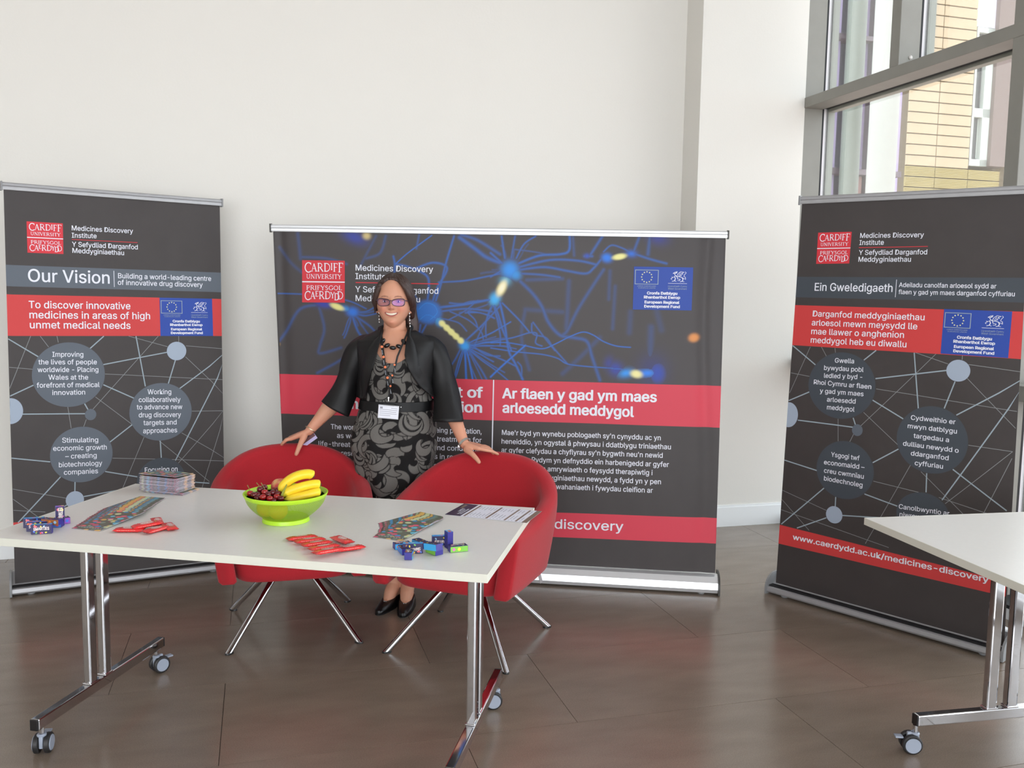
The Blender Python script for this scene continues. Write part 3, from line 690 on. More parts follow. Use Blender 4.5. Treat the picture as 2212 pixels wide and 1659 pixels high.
BRn.text(z6([('Ein Gweledigaeth', 360, 822, 965, 832, 62)]), 'lettering', M_pwhite, pr, .0014)
BRn.text(z6([('Adeiladu canolfan arloesol sydd ar', 1017, 793, 1775, 805, 36), ('flaen y gad ym maes darganfod cyffuriau', 1013, 848, 1918, 866, 36)]), 'lettering', M_pwhite, pr, .0014)
BRn.text(z6([('Darganfod meddyginiaethau', 345, 1022, 1215, 1053, 47), ('arloesol mewn meysydd lle', 337, 1092, 1158, 1124, 47), ('mae llawer o anghenion', 333, 1160, 1054, 1190, 47), ('meddygol heb eu diwallu', 329, 1227, 1073, 1264, 47)]), 'lettering', M_pwhite, pr, .0014)
mb = MB(); BRn.line(mb, (1855.5, 535), (2004.6, 532.3), .0028, .0010); mb.build('red_rule', M_plogo, pr)
mb = MB(); BRn.line(mb, (1937, 604), (1934, 642), .0026, .0014); mb.build('white_rule', M_pwhite, pr)
def c67(L): return [((a[0]*2.962/3.607, (a[1]/3.607-440)*2.962), (b[0]*2.962/3.607, (b[1]/3.607-440)*2.962)) for a, b in L]
net(BRn, pr, c67([((190, 1250), (365, 1400)), ((745, 1363), (840, 1287)), ((835, 1507), (1390, 1443)), ((1135, 1305), (1167, 1745)), ((1455, 1530), (1370, 1740))]) +
    [((1203, 168), (1620, -50)), ((668, 72), (862, 192)), ((130, 75), (265, 18)), ((188, 200), (540, 245)), ((543, 185), (557, 228)), ((668, 472), (832, 385)), ((1012, 540), (1008, 662)), ((1110, 712), (1610, 22)), ((103, 455), (310, 523)), ((615, 672), (830, 752)), ((83, 865), (355, 635)), ((430, 692), (427, 752)), ((473, 810), (815, 830)), ((183, 890), (370, 825)), ((1180, 515), (1525, 780))],
    c67([((325, 1260), (165, 1620)), ((412, 1260), (452, 1335)), ((518, 1268), (522, 1305)), ((1145, 1305), (1400, 1393)), ((1305, 1315), (715, 1880)), ((1512, 1328), (1510, 1360)), ((1560, 1397), (1970, 1455)), ((175, 1462), (318, 1490)), ((1550, 1505), (1925, 1895))]) +
    [((690, 0), (1590, 145)), ((610, 150), (830, 360)), ((445, 192), (445, 335)), ((545, 290), (520, 340)), ((1280, 360), (1562, 402)), ((1562, 402), (1130, 735)), ((1558, 445), (1375, 800)), ((908, 488), (620, 990)), ((672, 590), (960, 662)), ((975, 530), (1245, 800)), ((90, 648), (370, 778)), ((85, 705), (260, 905)), ((80, 772), (770, 1015)), ((1090, 695), (1500, 830))], 1660, 840, 2.962)

for cx, cy, rx, ry, m in ((1819, 833, 72.9, 72, M_pgrey2), (2014.5, 950.4, 77.7, 73, M_pgrey2), (1826, 1015.5, 62.6, 63, M_pgrey2), (1994, 1113, 58, 49, M_pgrey2), (2070.6, 800.6, 26, 23.6, M_plight), (1704, 895.7, 20, 27, M_plight), (1852.4, 929, 11.7, 12.8, M_pgrey), (1802, 1112, 17.9, 18.6, M_plight)):
    BRn.disc(cx, cy, rx, ry, 'disc', m, pr, .0010)
block(BRn, pr, [('Gwella', 518, 1382, 668, 1388, 36), ('bywydau pobl', 433, 1439, 742, 1455, 36), ('ledled y byd -', 433, 1500, 732, 1512, 36), ('Rhoi Cymru ar flaen', 353, 1550, 802, 1588, 36), ('y gad ym maes', 400, 1618, 742, 1644, 36)], z6)
block(BRn, pr, [('arloesedd', 374, 81, 558, 94, 30), ('meddygol', 374, 131, 551, 146, 30)], z7)
block(BRn, pr, [('Cydweithio er', 911, 197, 1197, 226, 30), ('mwyn datblygu', 891, 250, 1206, 286, 30), ('targedau a', 928, 313, 1155, 341, 30), ('dulliau newydd o', 861, 362, 1217, 409, 30), ('ddarganfod', 911, 425, 1152, 457, 30), ('cyffuriau', 936, 487, 1116, 511, 30)], z7)
block(BRn, pr, [('Ysgogi twf', 400, 433, 583, 458, 30), ('economaidd –', 355, 482, 615, 516, 30), ('creu cwmnīau', 355, 535, 610, 575, 30), ('biodechnoleg', 355, 585, 602, 630, 30)], z7)
block(BRn, pr, [('Canolbwyntio ar', 835, 765, 1157, 812, 30), ('niwrowyddoniaeth', 840, 815, 1190, 866, 30)], z7)
BRn.quad([(1660+60/2.962, 840+866/2.962), (2175, 1256.5), (2172, 1288.5), (1660+60/2.962, 840+988/2.962)], 'red_band', M_pred, pr, .0008)
BRn.text(z7([('www.caerdydd.ac.uk/medicines-discovery', 157, 962, 1408, 1240, 36)]), 'lettering', M_pwhite, pr, .0014, bold=.03)

# ---- centre banner, wide, with the nerve-cell picture
ca, cb = gz(1167.4, 1217.4, .1), gz(1544.6, 1238, .1); dirc = (cb-ca).normalized()
tl_, tr_ = gz(589.6, 498, 1.807), gz(1567.9, 512.7, 1.807)
Wc = (tr_-tl_).length; BC = Banner(cb-dirc*(Wc*.995), cb, tl_, tr_, wave=.0045)
t, pr = stand('rollup_banner', 'wide dark roll-up banner with a blue nerve cell picture, behind the woman', BC, .1, .1, M_endcap, M_rail_w, 2, bright=True)
tag(t, cat='banner')
def q4(*p): return [(1060+x/3.607, 480+y/3.607) for x, y in p]
yb = lambda x: 807.6+(x-594)*(833.5-807.6)/(1552-594)
BC.quad([(585, yb(585)), (1562, yb(1562)), (1560, 924), (585, 892.7)], 'red_band', M_pred2, pr, .0008)
BC.quad([(585, 1086), (1560, 1119.3), (1556, 1174.5), (585, 1135)], 'red_band', M_pred2, pr, .0008)
uni_logo(BC, pr, [(652.9, 562), (744.9, 563.2), (744.9, 653.9), (652.9, 653)], .0026)
fund_box(BC, pr, q4((1117, 345), (1578, 353), (1565, 688), (1107, 680)), .0026)
z3 = conv(580, 480, 3.318); z4 = conv(1060, 480, 3.607); z5 = conv(1060, 900, 4.096)
BC.text(z3([('Medicines Discovery', 626, 346, 1180, 358, 42), ('Institute', 625, 407, 843, 411, 42), ('Y Sefydliad Darganfod', 624, 500, 1217, 513, 42), ('Meddyginiaethau', 626, 564, 1087, 573, 42)]), 'lettering', M_pwhite, pr, .0028)
mb = MB(); BC.line(mb, (768.4, 610.2), (947.7, 613.2), .0045, .0028); mb.build('red_rule', M_plogo, pr)
mb = MB(); BC.line(mb, (1066.4, 820.5), (1063, 976), .0060, .0016); BC.line(mb, (1063, 976), (1060, 1075), .0060, .0016); mb.build('white_rule', M_pwhite, pr)
BC.text(z4([('Ar flaen y gad ym maes', 93, 1370, 1290, 1400, 78), ('arloesedd meddygol', 95, 1482, 1112, 1516, 78)]), 'lettering', M_pwhite, pr, .0016, bold=.045)
BC.text(z3([('At the forefront of', 560, 1230, 1533, 1257, 72), ('medical innovation', 560, 1335, 1527, 1364, 72)]), 'lettering', M_pwhite, pr, .0016, bold=.045)
BC.text(z5([("Mae'r byd yn wynebu poblogaeth sy'n cynyddu ac yn", 100, 160, 1503, 208, 44), ('heneiddio, yn ogystal â phwysau i ddatblygu triniaethau', 97, 238, 1593, 288, 44), ("ar gyfer clefydau a chyflyrau sy'n bygwth neu'n newid", 95, 315, 1520, 363, 44),
    ('bywydau. Rydym yn defnyddio ein harbenigedd ar gyfer', 95, 392, 1575, 444, 44), ('ymchwil mewn amrywiaeth o feysydd therapiwtig i', 95, 468, 1430, 516, 44), ('ddatblygu meddyginiaethau newydd, a fydd yn y pen', 95, 545, 1505, 596, 44), ('draw yn gwneud gwahaniaeth i fywydau cleifion ar', 95, 622, 1433, 672, 44), ('draws y byd.', 95, 700, 420, 711, 44)]), 'lettering', M_pwhite, pr, .0016)
BC.text(z3([('The world is facing a growing and ageing population,', 448, 1482, 1527, 1517, 36), ('as well as pressures to develop treatments for', 492, 1545, 1527, 1580, 36), ('life-threatening or altering diseases and conditions.', 360, 1603, 1527, 1643, 36), ('Our researchers use their strengths in research in', 430, 1668, 1527, 1706, 36), ('a range of therapeutic areas to develop medicines', 400, 1731, 1527, 1770, 36)]), 'lettering', M_pwhite, pr, .0016)
BC.text([('www.cardiff.ac.uk/medicines-discovery', 745, 1124, 1346, 1147, 19.5)], 'lettering', M_pwhite, pr, .0016)

# nerve-cell picture: printed colours on a fine sheet
NU, NV = 640, 230
u_, v_ = BC.inv(594, yb(594)); vb = v_; _, vb2 = BC.inv(1552, yb(1552)); vb = min(vb, vb2)-.004
sh = BC.sheet(NU, NV, .004, .996, vb, .998, off=.0005)
# picture coordinates of every vertex
P3 = np.array(sh.v); d = P3-np.array(CAM); zz = d@np.array(FW); PX = CX+F_PX*(d@np.array(RT))/zz; PY = CY-F_PX*(d@np.array(UP))/zz
col = np.zeros((len(P3), 3)); base = np.array(srgb(66, 61, 61)[:3]); col[:] = base
acc = np.zeros((len(P3), 3))
AL = np.zeros(len(P3))
def lay(g, c):
    m = g > AL; acc[m] = c; AL[m] = g[m]
def seg_dist(pts, w):
    best = np.full(len(PX), 1e9)
    for (x0, y0), (x1, y1) in zip(pts, pts[1:]):
        dx, dy = x1-x0, y1-y0; L = dx*dx+dy*dy+1e-9
        m = (PX > min(x0, x1)-4*w) & (PX < max(x0, x1)+4*w) & (PY > min(y0, y1)-4*w) & (PY < max(y0, y1)+4*w)
        if not m.any(): continue
        t = np.clip(((PX[m]-x0)*dx+(PY[m]-y0)*dy)/L, 0, 1); q = np.hypot(PX[m]-x0-t*dx, PY[m]-y0-t*dy); best[m] = np.minimum(best[m], q)
    return best
def smooth_pts(pts, n=8):
    out = []
    P = [pts[0]]+list(pts)+[pts[-1]]
    for i in range(1, len(P)-2):
        p0, p1, p2, p3 = map(np.array, P[i-1:i+3])
        for k in range(n):
            t = k/n; out.append(tuple(.5*((2*p1)+(-p0+p2)*t+(2*p0-5*p1+4*p2-p3)*t*t+(-p0+3*p1-3*p2+p3)*t**3)))
    out.append(tuple(P[-2])); return out
LB = np.array(srgb(32, 116, 220)[:3]); DB = np.array(srgb(30, 62, 170)[:3])
def fibre(pts, w=1.6, a=.7, c=None, soft=1.0):
    pts = smooth_pts(pts, 6); q = seg_dist(pts, max(w*soft, 1.5)*1.2); g = np.exp(-(q/(w*soft))**2)*a
    lay(g, LB if c is None else c)
def blob(x, y, rx, ry, ang, c, a, p=2):
    ca_, sa = math.cos(ang), math.sin(ang); X = (PX-x)*ca_+(PY-y)*sa; Y = -(PX-x)*sa+(PY-y)*ca_
    g = np.exp(-((X/rx)**2+(Y/ry)**2)**(p/2))*a; return g
def addblob(x, y, rx, ry, ang, c, a, p=2): lay(blob(x, y, rx, ry, ang, c, a, p), np.array(srgb(*c)[:3]))
rng = np.random.RandomState(5)
def burst(x, y, n, L, a0=0, a1=360, w=1.5, a=.65, curl=.35, c=None):
    for k in range(n):
        t = math.radians(a0+(a1-a0)*(k+.5*rng.rand())/n); l = L*(.6+.6*rng.rand()); pts = [(x, y)]; th = t
        for j in range(1, 6): th += (rng.rand()-.5)*curl*2; pts.append((pts[-1][0]+l/5*math.cos(th), pts[-1][1]+l/5*math.sin(th)))
        fibre(pts, w*(.7+.6*rng.rand()), a*(.6+.5*rng.rand()), c)
z4p = lambda L: [(1060+x/3.607, 480+y/3.607) for x, y in L]
z3p = lambda L: [(580+x/3.318, 480+y/3.318) for x, y in L]
dim = DB*.55
for L, w, a in (([(230, 460), (330, 560), (400, 660), (450, 780), (540, 880), (650, 900), (750, 930), (790, 1050), (850, 1230)], 3.6, .34), ([(880, 370), (780, 520), (680, 680), (600, 840), (560, 880)], 3.6, .26), ([(610, 460), (600, 640), (590, 830)], 5, .16), ([(930, 380), (920, 600)], 4, .16), ([(970, 500), (950, 830)], 4, .16), ([(1250, 820), (1240, 1120)], 7, .16), ([(1090, 700), (1080, 860)], 6, .12), ([(270, 680), (560, 700)], 5, .14), ([(270, 680), (240, 900), (300, 1150)], 4, .16), ([(280, 450), (560, 440)], 4, .18), ([(640, 110), (650, 260)], 3, .2), ([(560, 1180), (700, 1050), (850, 900)], 5, .14), ([(1280, 640), (1330, 840)], 7, .10), ([(870, 110), (780, 250)], 3, .4), ([(1240, 120), (1225, 250)], 4, .3), ([(1160, 110), (1110, 240)], 3, .35)):
    fibre(z4p(L), w, a)
for L, w, a in (([(0, 940), (120, 938), (260, 960), (400, 986), (500, 950), (620, 890), (720, 856), (800, 880), (880, 930), (980, 965), (1090, 975)], 1.0, .85), ([(0, 980), (200, 1010), (400, 1030), (520, 1060), (600, 1105), (760, 1125), (900, 1135), (1060, 1150)], 1.1, .7), ([(320, 790), (330, 870), (430, 900), (490, 980), (600, 1105)], 1.5, .5), ([(330, 780), (420, 900), (500, 1000)], 1.5, .5), ([(270, 960), (100, 1110), (0, 1205)], 1.8, .8), ([(0, 930), (170, 900), (300, 862), (360, 870), (350, 940), (400, 965)], 1.4, .55), ([(70, 620), (110, 800), (140, 1000), (190, 1100), (250, 1225)], 2.2, .6), ([(90, 630), (220, 760), (300, 855)], 1.6, .6), ([(210, 1090), (240, 1130), (240, 1220)], 1.4, .5), ([(220, 320), (380, 260), (540, 250), (610, 220), (615, 110)], 2.6, .55), ([(220, 350), (460, 295), (680, 300), (820, 330)], 2.6, .45), ([(230, 370), (420, 350), (600, 380), (740, 400), (800, 360), (860, 290)], 2.6, .45), ([(225, 400), (400, 410), (540, 430)], 2.4, .42), ([(200, 280), (260, 170), (350, 110)], 1.8, .5), ([(110, 280), (85, 110)], 2.2, .5), ([(160, 280), (190, 110)], 2.0, .4), ([(90, 320), (0, 240)], 2.4, .5), ([(80, 380), (0, 425)], 2.0, .5), ([(170, 210), (330, 230), (440, 250)], 1.6, .3), ([(880, 230), (940, 180), (1020, 200), (1080, 230)], 1.8, .45), ([(1130, 250), (1250, 290), (1370, 322)], 2.6, .45), ([(730, 265), (790, 265)], 3, .4)):
    fibre(z4p(L), w, a)
for L, w, a in (([(1140, 560), (1150, 460), (1130, 380), (1000, 320), (910, 300)], 2.4, .5), ([(910, 300), (1000, 220), (1170, 95)], 1.2, .7), ([(1170, 590), (1210, 470), (1280, 330), (1180, 290), (1060, 330)], 2.4, .5), ([(1200, 560), (1240, 430), (1270, 300), (1330, 100)], 2.2, .5), ([(1230, 610), (1400, 590), (1560, 560), (1659, 540)], 2.6, .55), ([(1230, 640), (1420, 620), (1600, 640)], 2.2, .45), ([(1220, 430), (1400, 420), (1560, 390), (1659, 370)], 1.8, .5), ([(1370, 110), (1480, 190), (1560, 250), (1659, 290)], 4.2, .45), ([(1380, 90), (1500, 130), (1659, 230)], 3.4, .35), ([(895, 245), (905, 300), (900, 390)], 2.2, .5), ([(1060, 190), (1080, 90)], 2.2, .3), ([(40, 510), (300, 520), (560, 560), (700, 620)], 1.4, .5), ([(600, 640), (700, 640), (790, 590)], 1.6, .5), ([(600, 640), (680, 670), (770, 655)], 1.6, .5), ([(600, 670), (640, 780), (680, 830)], 2.4, .5), ([(620, 670), (720, 740), (770, 790)], 2.2, .4), ([(400, 590), (230, 620), (130, 780), (70, 860)], 3.4, .25), ([(360, 600), (400, 760), (370, 880), (370, 940), (520, 900)], 3.2, .2), ([(350, 1080), (480, 1010), (560, 960)], 3, .25), ([(80, 180), (160, 290), (240, 360)], 3.5, .14), ([(210, 80), (230, 260)], 4, .16), ([(240, 250), (420, 260), (560, 300)], 3, .2), ([(700, 260), (800, 220), (840, 100)], 3, .2), ([(770, 100), (650, 330)], 3, .15), ([(1410, 650), (1520, 650), (1620, 690), (1560, 660), (1430, 640), (1480, 700), (1500, 760)], 1.3, .55), ([(1480, 880), (1560, 860), (1659, 860)], 1.6, .6), ([(1470, 890), (1560, 950), (1659, 960)], 1.6, .5), ([(1300, 640), (1430, 700), (1520, 780), (1540, 840)], 1.3, .5), ([(1380, 900), (1340, 980), (1300, 1040)], 1.8, .45), ([(1400, 860), (1530, 740), (1659, 600)], 2, .5), ([(1290, 700), (1400, 640), (1500, 560)], 1.4, .45), ([(1240, 690), (1360, 720), (1420, 780)], 1.4, .45), ([(1090, 735), (1080, 800)], 2, .45), ([(1130, 735), (1100, 790)], 2, .45)):
    fibre(z3p(L), w, a)
burst(1004, 746, 12, 110, 20, 115, 1.5, .75, .10); burst(1004, 746, 6, 95, -30, 15, 1.3, .6, .12); burst(1066, 655, 5, 120, 50, 140, 1.6, .55, .2); burst(1066, 650, 3, 80, 150, 210, 1.6, .45, .2)
burst(1102, 583, 5, 60, 150, 330, 2.0, .25, .3); burst(762, 674, 7, 50, 10, 130, 1.6, .4, .2); burst(925, 674, 5, 60, 100, 260, 1.3, .3, .3)
addblob(1101.6, 583, 20, 20, .2, (44, 140, 226), .95, 3); addblob(1112, 592, 15, 12, .6, (44, 150, 230), .8, 3); addblob(1069, 646, 15, 12, 1.9, (60, 170, 232), .95, 3); addblob(1092, 606, 11, 12, 1.1, (90, 190, 232), .7)
addblob(925, 674, 30, 26, .2, (40, 116, 206), .8, 8); RIM = blob(925, 674, 26, 22, .2, None, 1, 6);  fibre([(905, 668), (920, 655), (938, 660), (944, 676), (930, 690)], 1.8, .95, np.array(srgb(44, 130, 214)[:3])); fibre([(908, 690), (922, 680), (940, 686)], 1.6, .95, np.array(srgb(44, 130, 214)[:3])); addblob(948, 694, 13, 9, .9, (60, 150, 216), .8, 3)
addblob(1004, 747, 13, 11, .8, (44, 150, 226), .95, 3); addblob(762, 674, 14, 11, .2, (34, 116, 220), .85, 3); addblob(748, 667, 11, 6, .4, (50, 140, 220), .8)
addblob(700, 658, 20, 7, .1, (30, 60, 190), .6); addblob(1311, 557, 12, 10, .2, (34, 120, 226), .9, 3); addblob(1364, 548, 11, 7, .1, (34, 110, 220), .8); addblob(1268, 553, 7, 5, 0, (30, 90, 215), .6)
addblob(1352, 806, 16, 9, -.2, (46, 150, 236), .9); addblob(1398, 806, 20, 9, 0, (40, 130, 236), .9); addblob(1420, 806, 17, 22, 0, (28, 76, 200), .6, 3); addblob(1330, 797, 16, 14, .6, (28, 70, 200), .5); addblob(1315, 785, 10, 14, .2, (28, 60, 190), .35)
addblob(765, 512, 26, 13, .4, (34, 66, 190), .55); addblob(1420, 510, 22, 16, .3, (30, 60, 200), .4); addblob(1410, 800, 30, 34, 0, (26, 50, 150), .35)
gr = np.clip(AL, 0, 1)[:, None]; col = base*(1-gr)+acc*gr
def over(x, y, rx, ry, ang, c, a=1.0, p=4):
    g = blob(x, y, rx, ry, ang, c, a, p)[:, None]; col[:] = col*(1-g)+np.array(srgb(*c)[:3])*g
over(1083.6, 622.8, 19, 9.5, 2.03, (236, 222, 160), 1, 4); over(1084, 622, 13, 5.5, 2.03, (244, 238, 206), 1, 3)
over(974, 716.5, 31, 5.2, .755, (224, 218, 140), 1, 8)
for k in range(5): over(955+k*10, 699+k*9.2, 7.8, 6.6, .75, (226, 220, 142), 1, 5)
over(728, 662.5, 16.5, 6.5, .36, (226, 220, 140), 1, 5); over(1338, 554.6, 16, 6.5, -.17, (232, 226, 150), 1, 5); over(1374.7, 808, 13.5, 8.5, .2, (234, 226, 158), 1, 4)
over(1498.6, 729.5, 12, 9.5, -.2, (214, 140, 78), 1, 4); over(792, 509.4, 9, 8, .2, (212, 190, 130), .9, 3); over(598.5, 745, 6.5, 5, -.5, (224, 176, 84), .95, 4)
sh.c = [(r, g, b, 1) for r, g, b in col]
M_art = mat('nerve_cell_print', (1, 1, 1, 1), 0.50, spec=0.38, attr='Col')
sh.build('nerve_cell_picture', M_art, pr, smooth=True, colattr=True)
# ================================================================ furniture
M_chrome = mat('polished_chrome', srgb(205, 205, 208), 0.06, metal=1.0)
M_top = mat('white_laminate_top', srgb(222, 219, 213), 0.28, spec=0.45, noise=0.012, nscale=60)
M_edge = mat('white_table_edging', srgb(214, 213, 200), 0.35, spec=0.4)
M_blk = mat('black_plastic', srgb(26, 25, 26), 0.35)
M_rub = mat('black_tyre', srgb(34, 33, 34), 0.5)
M_gplast = mat('grey_plastic', srgb(150, 158, 172), 0.4)
M_red = mat('red_wool_upholstery', srgb(168, 32, 41), 0.85, spec=0.25, noise=0.05, nscale=260, bump=0.35, bscale=500, sheen=0.15)
M_dark = mat('dark_underside', srgb(40, 38, 38), 0.7)
Z = Vector((0, 0, 1))

def flip_table(name, label, FR, yaw, L, W, inset=.115, inset2=.130, cast=((.075, .35), (.72, 1.9), (.075, .35), (.72, -.5))):
    """folding conference table; local x runs along the length from the FR corner (negative), y across"""
    t = thing(name, label, 'table', FR, yaw)
    H = .73; s = -1
    def p(mb, nm, m, parent=None, **k):
        o = mb.build(nm, m, None, **k); o.parent = parent or t; return o
    top = p(MB().box((-L/2, W/2, H-.0125), L-.004, W-.004, .0246, bev=.0012), 'tabletop', M_top)
    eb = MB(); th = .0024
    for c, sx, sy in (((-L/2, th/2, H-.0125), L, th), ((-L/2, W-th/2, H-.0125), L, th), ((-th/2, W/2, H-.0125), th, W-2*th), ((-L+th/2, W/2, H-.0125), th, W-2*th)):
        eb.box(c, sx, sy, .0250, bev=.0008)
    p(eb, 'edge_band', M_edge, top)
    for fi, x in enumerate((-inset, -L+inset2)):
        p(MB().box((x, W/2-.005, .112), .030, W-.10, .038, bev=.004), 'foot_bar', M_chrome)
        for y in (.043, W-.052):
            p(MB().box((x, y, .112), .0285, .006, .0365, bev=.002), 'bar_end_cap', M_blk)
        for y in (W/2-.08, W/2+.0):
            u = p(MB().box((x, y, .415), .028, .038, .572, bev=.005), 'leg', M_chrome)
            p(MB().box((x, y, .134), .034, .044, .006, bev=.002), 'weld_collar', M_chrome, u)
        b = MB().lathe((x, W/2-.0995, .665), [(0, .007), (.006, .0065), (.009, .003), (.010, 0)], 16, (Vector((1, 0, 0)), Z, Vector((0, -1, 0))))
        p(b, 'bolt', M_chrome, smooth=.6)
        p(MB().box((x, W/2-.04, .690), .05, .30, .020, bev=.004), 'top_bracket', M_blk)
        for y, r in cast[2*fi:2*fi+2]:
            cs = MB(); X = Vector((math.cos(r), math.sin(r), 0)); Y = Z.cross(X)
            c = Vector((x, y, 0))+Y*.0
            k = p(MB().lathe(c+Z*.068, [(.008, 0), (.008, .026)], 12), 'caster', M_chrome)
            w_ = MB()
            for sg in (-1, 1): w_.lathe(c+X*(sg*.0165)+Y*.012+Z*.0325, [(.0, -.0085), (.029, -.0085), (.0325, -.006), (.0325, .006), (.029, .0085), (0, .0085)], 28, (Y, Z, X))
            p(w_, 'wheel', M_rub, k, smooth=.6)
            h_ = MB()
            for sg in (-1, 1): h_.lathe(c+X*(sg*.026)+Y*.012+Z*.0325, [(.0, -.002), (.0255, -.002), (.0240, .0012), (0, .0016)], 24, (Y, Z, X))
            h_.box(c+Y*.006+Z*.046, .013, .040, .048, (X, Y, Z), .004); h_.lathe(c+Z*.062, [(.014, 0), (.015, .004), (.012, .008)], 16)
            h_.box(c+Y*(.052)+Z*.052, .024, .026, .006, (X, Y, Z), .002)
            p(h_, 'wheel_housing', M_gplast, k, smooth=.6)
    p(MB().box((-(inset+L-inset2)/2, W/2-.04, .668), L-inset-inset2-.02, .05, .028, bev=.003), 'cross_beam', M_blk)
    for x in (-inset-.05, -L+inset2+.05):
        p(MB().box((x, W/2-.04, .668), .06, .06, .034, bev=.003), 'folding_joint', M_blk)
    return t
TBL = flip_table('conference_table', 'white folding table on castors with the fruit bowl and sweets on it', (-.059, 2.415, 0), -.1853, 1.6095, .8065)
# second table: its near long edge runs towards the camera on the right
yaw2 = math.radians(11.5)
c2 = gz(1866.9, 1118.3, .73)
Xs = Vector((math.cos(yaw2), math.sin(yaw2), 0)); Ys = Vector((math.sin(yaw2), -math.cos(yaw2), 0))     # Xs short side, Ys long side (towards camera)
# table local x = -length ... place so that local (-L, 0) lands on c2: local +x = Ys, local +y = Xs
yawT = math.atan2(Ys.y, Ys.x)
T2 = flip_table('conference_table', 'white folding table at the right edge, empty, beside the glazed wall', (c2.x+Ys.x*1.6095, c2.y+Ys.y*1.6095, 0), yawT, 1.6095, .8065, inset=.285, inset2=.285, cast=((.04, 2.85), (.72, -1), (.045, 2.85), (.72, -1)))

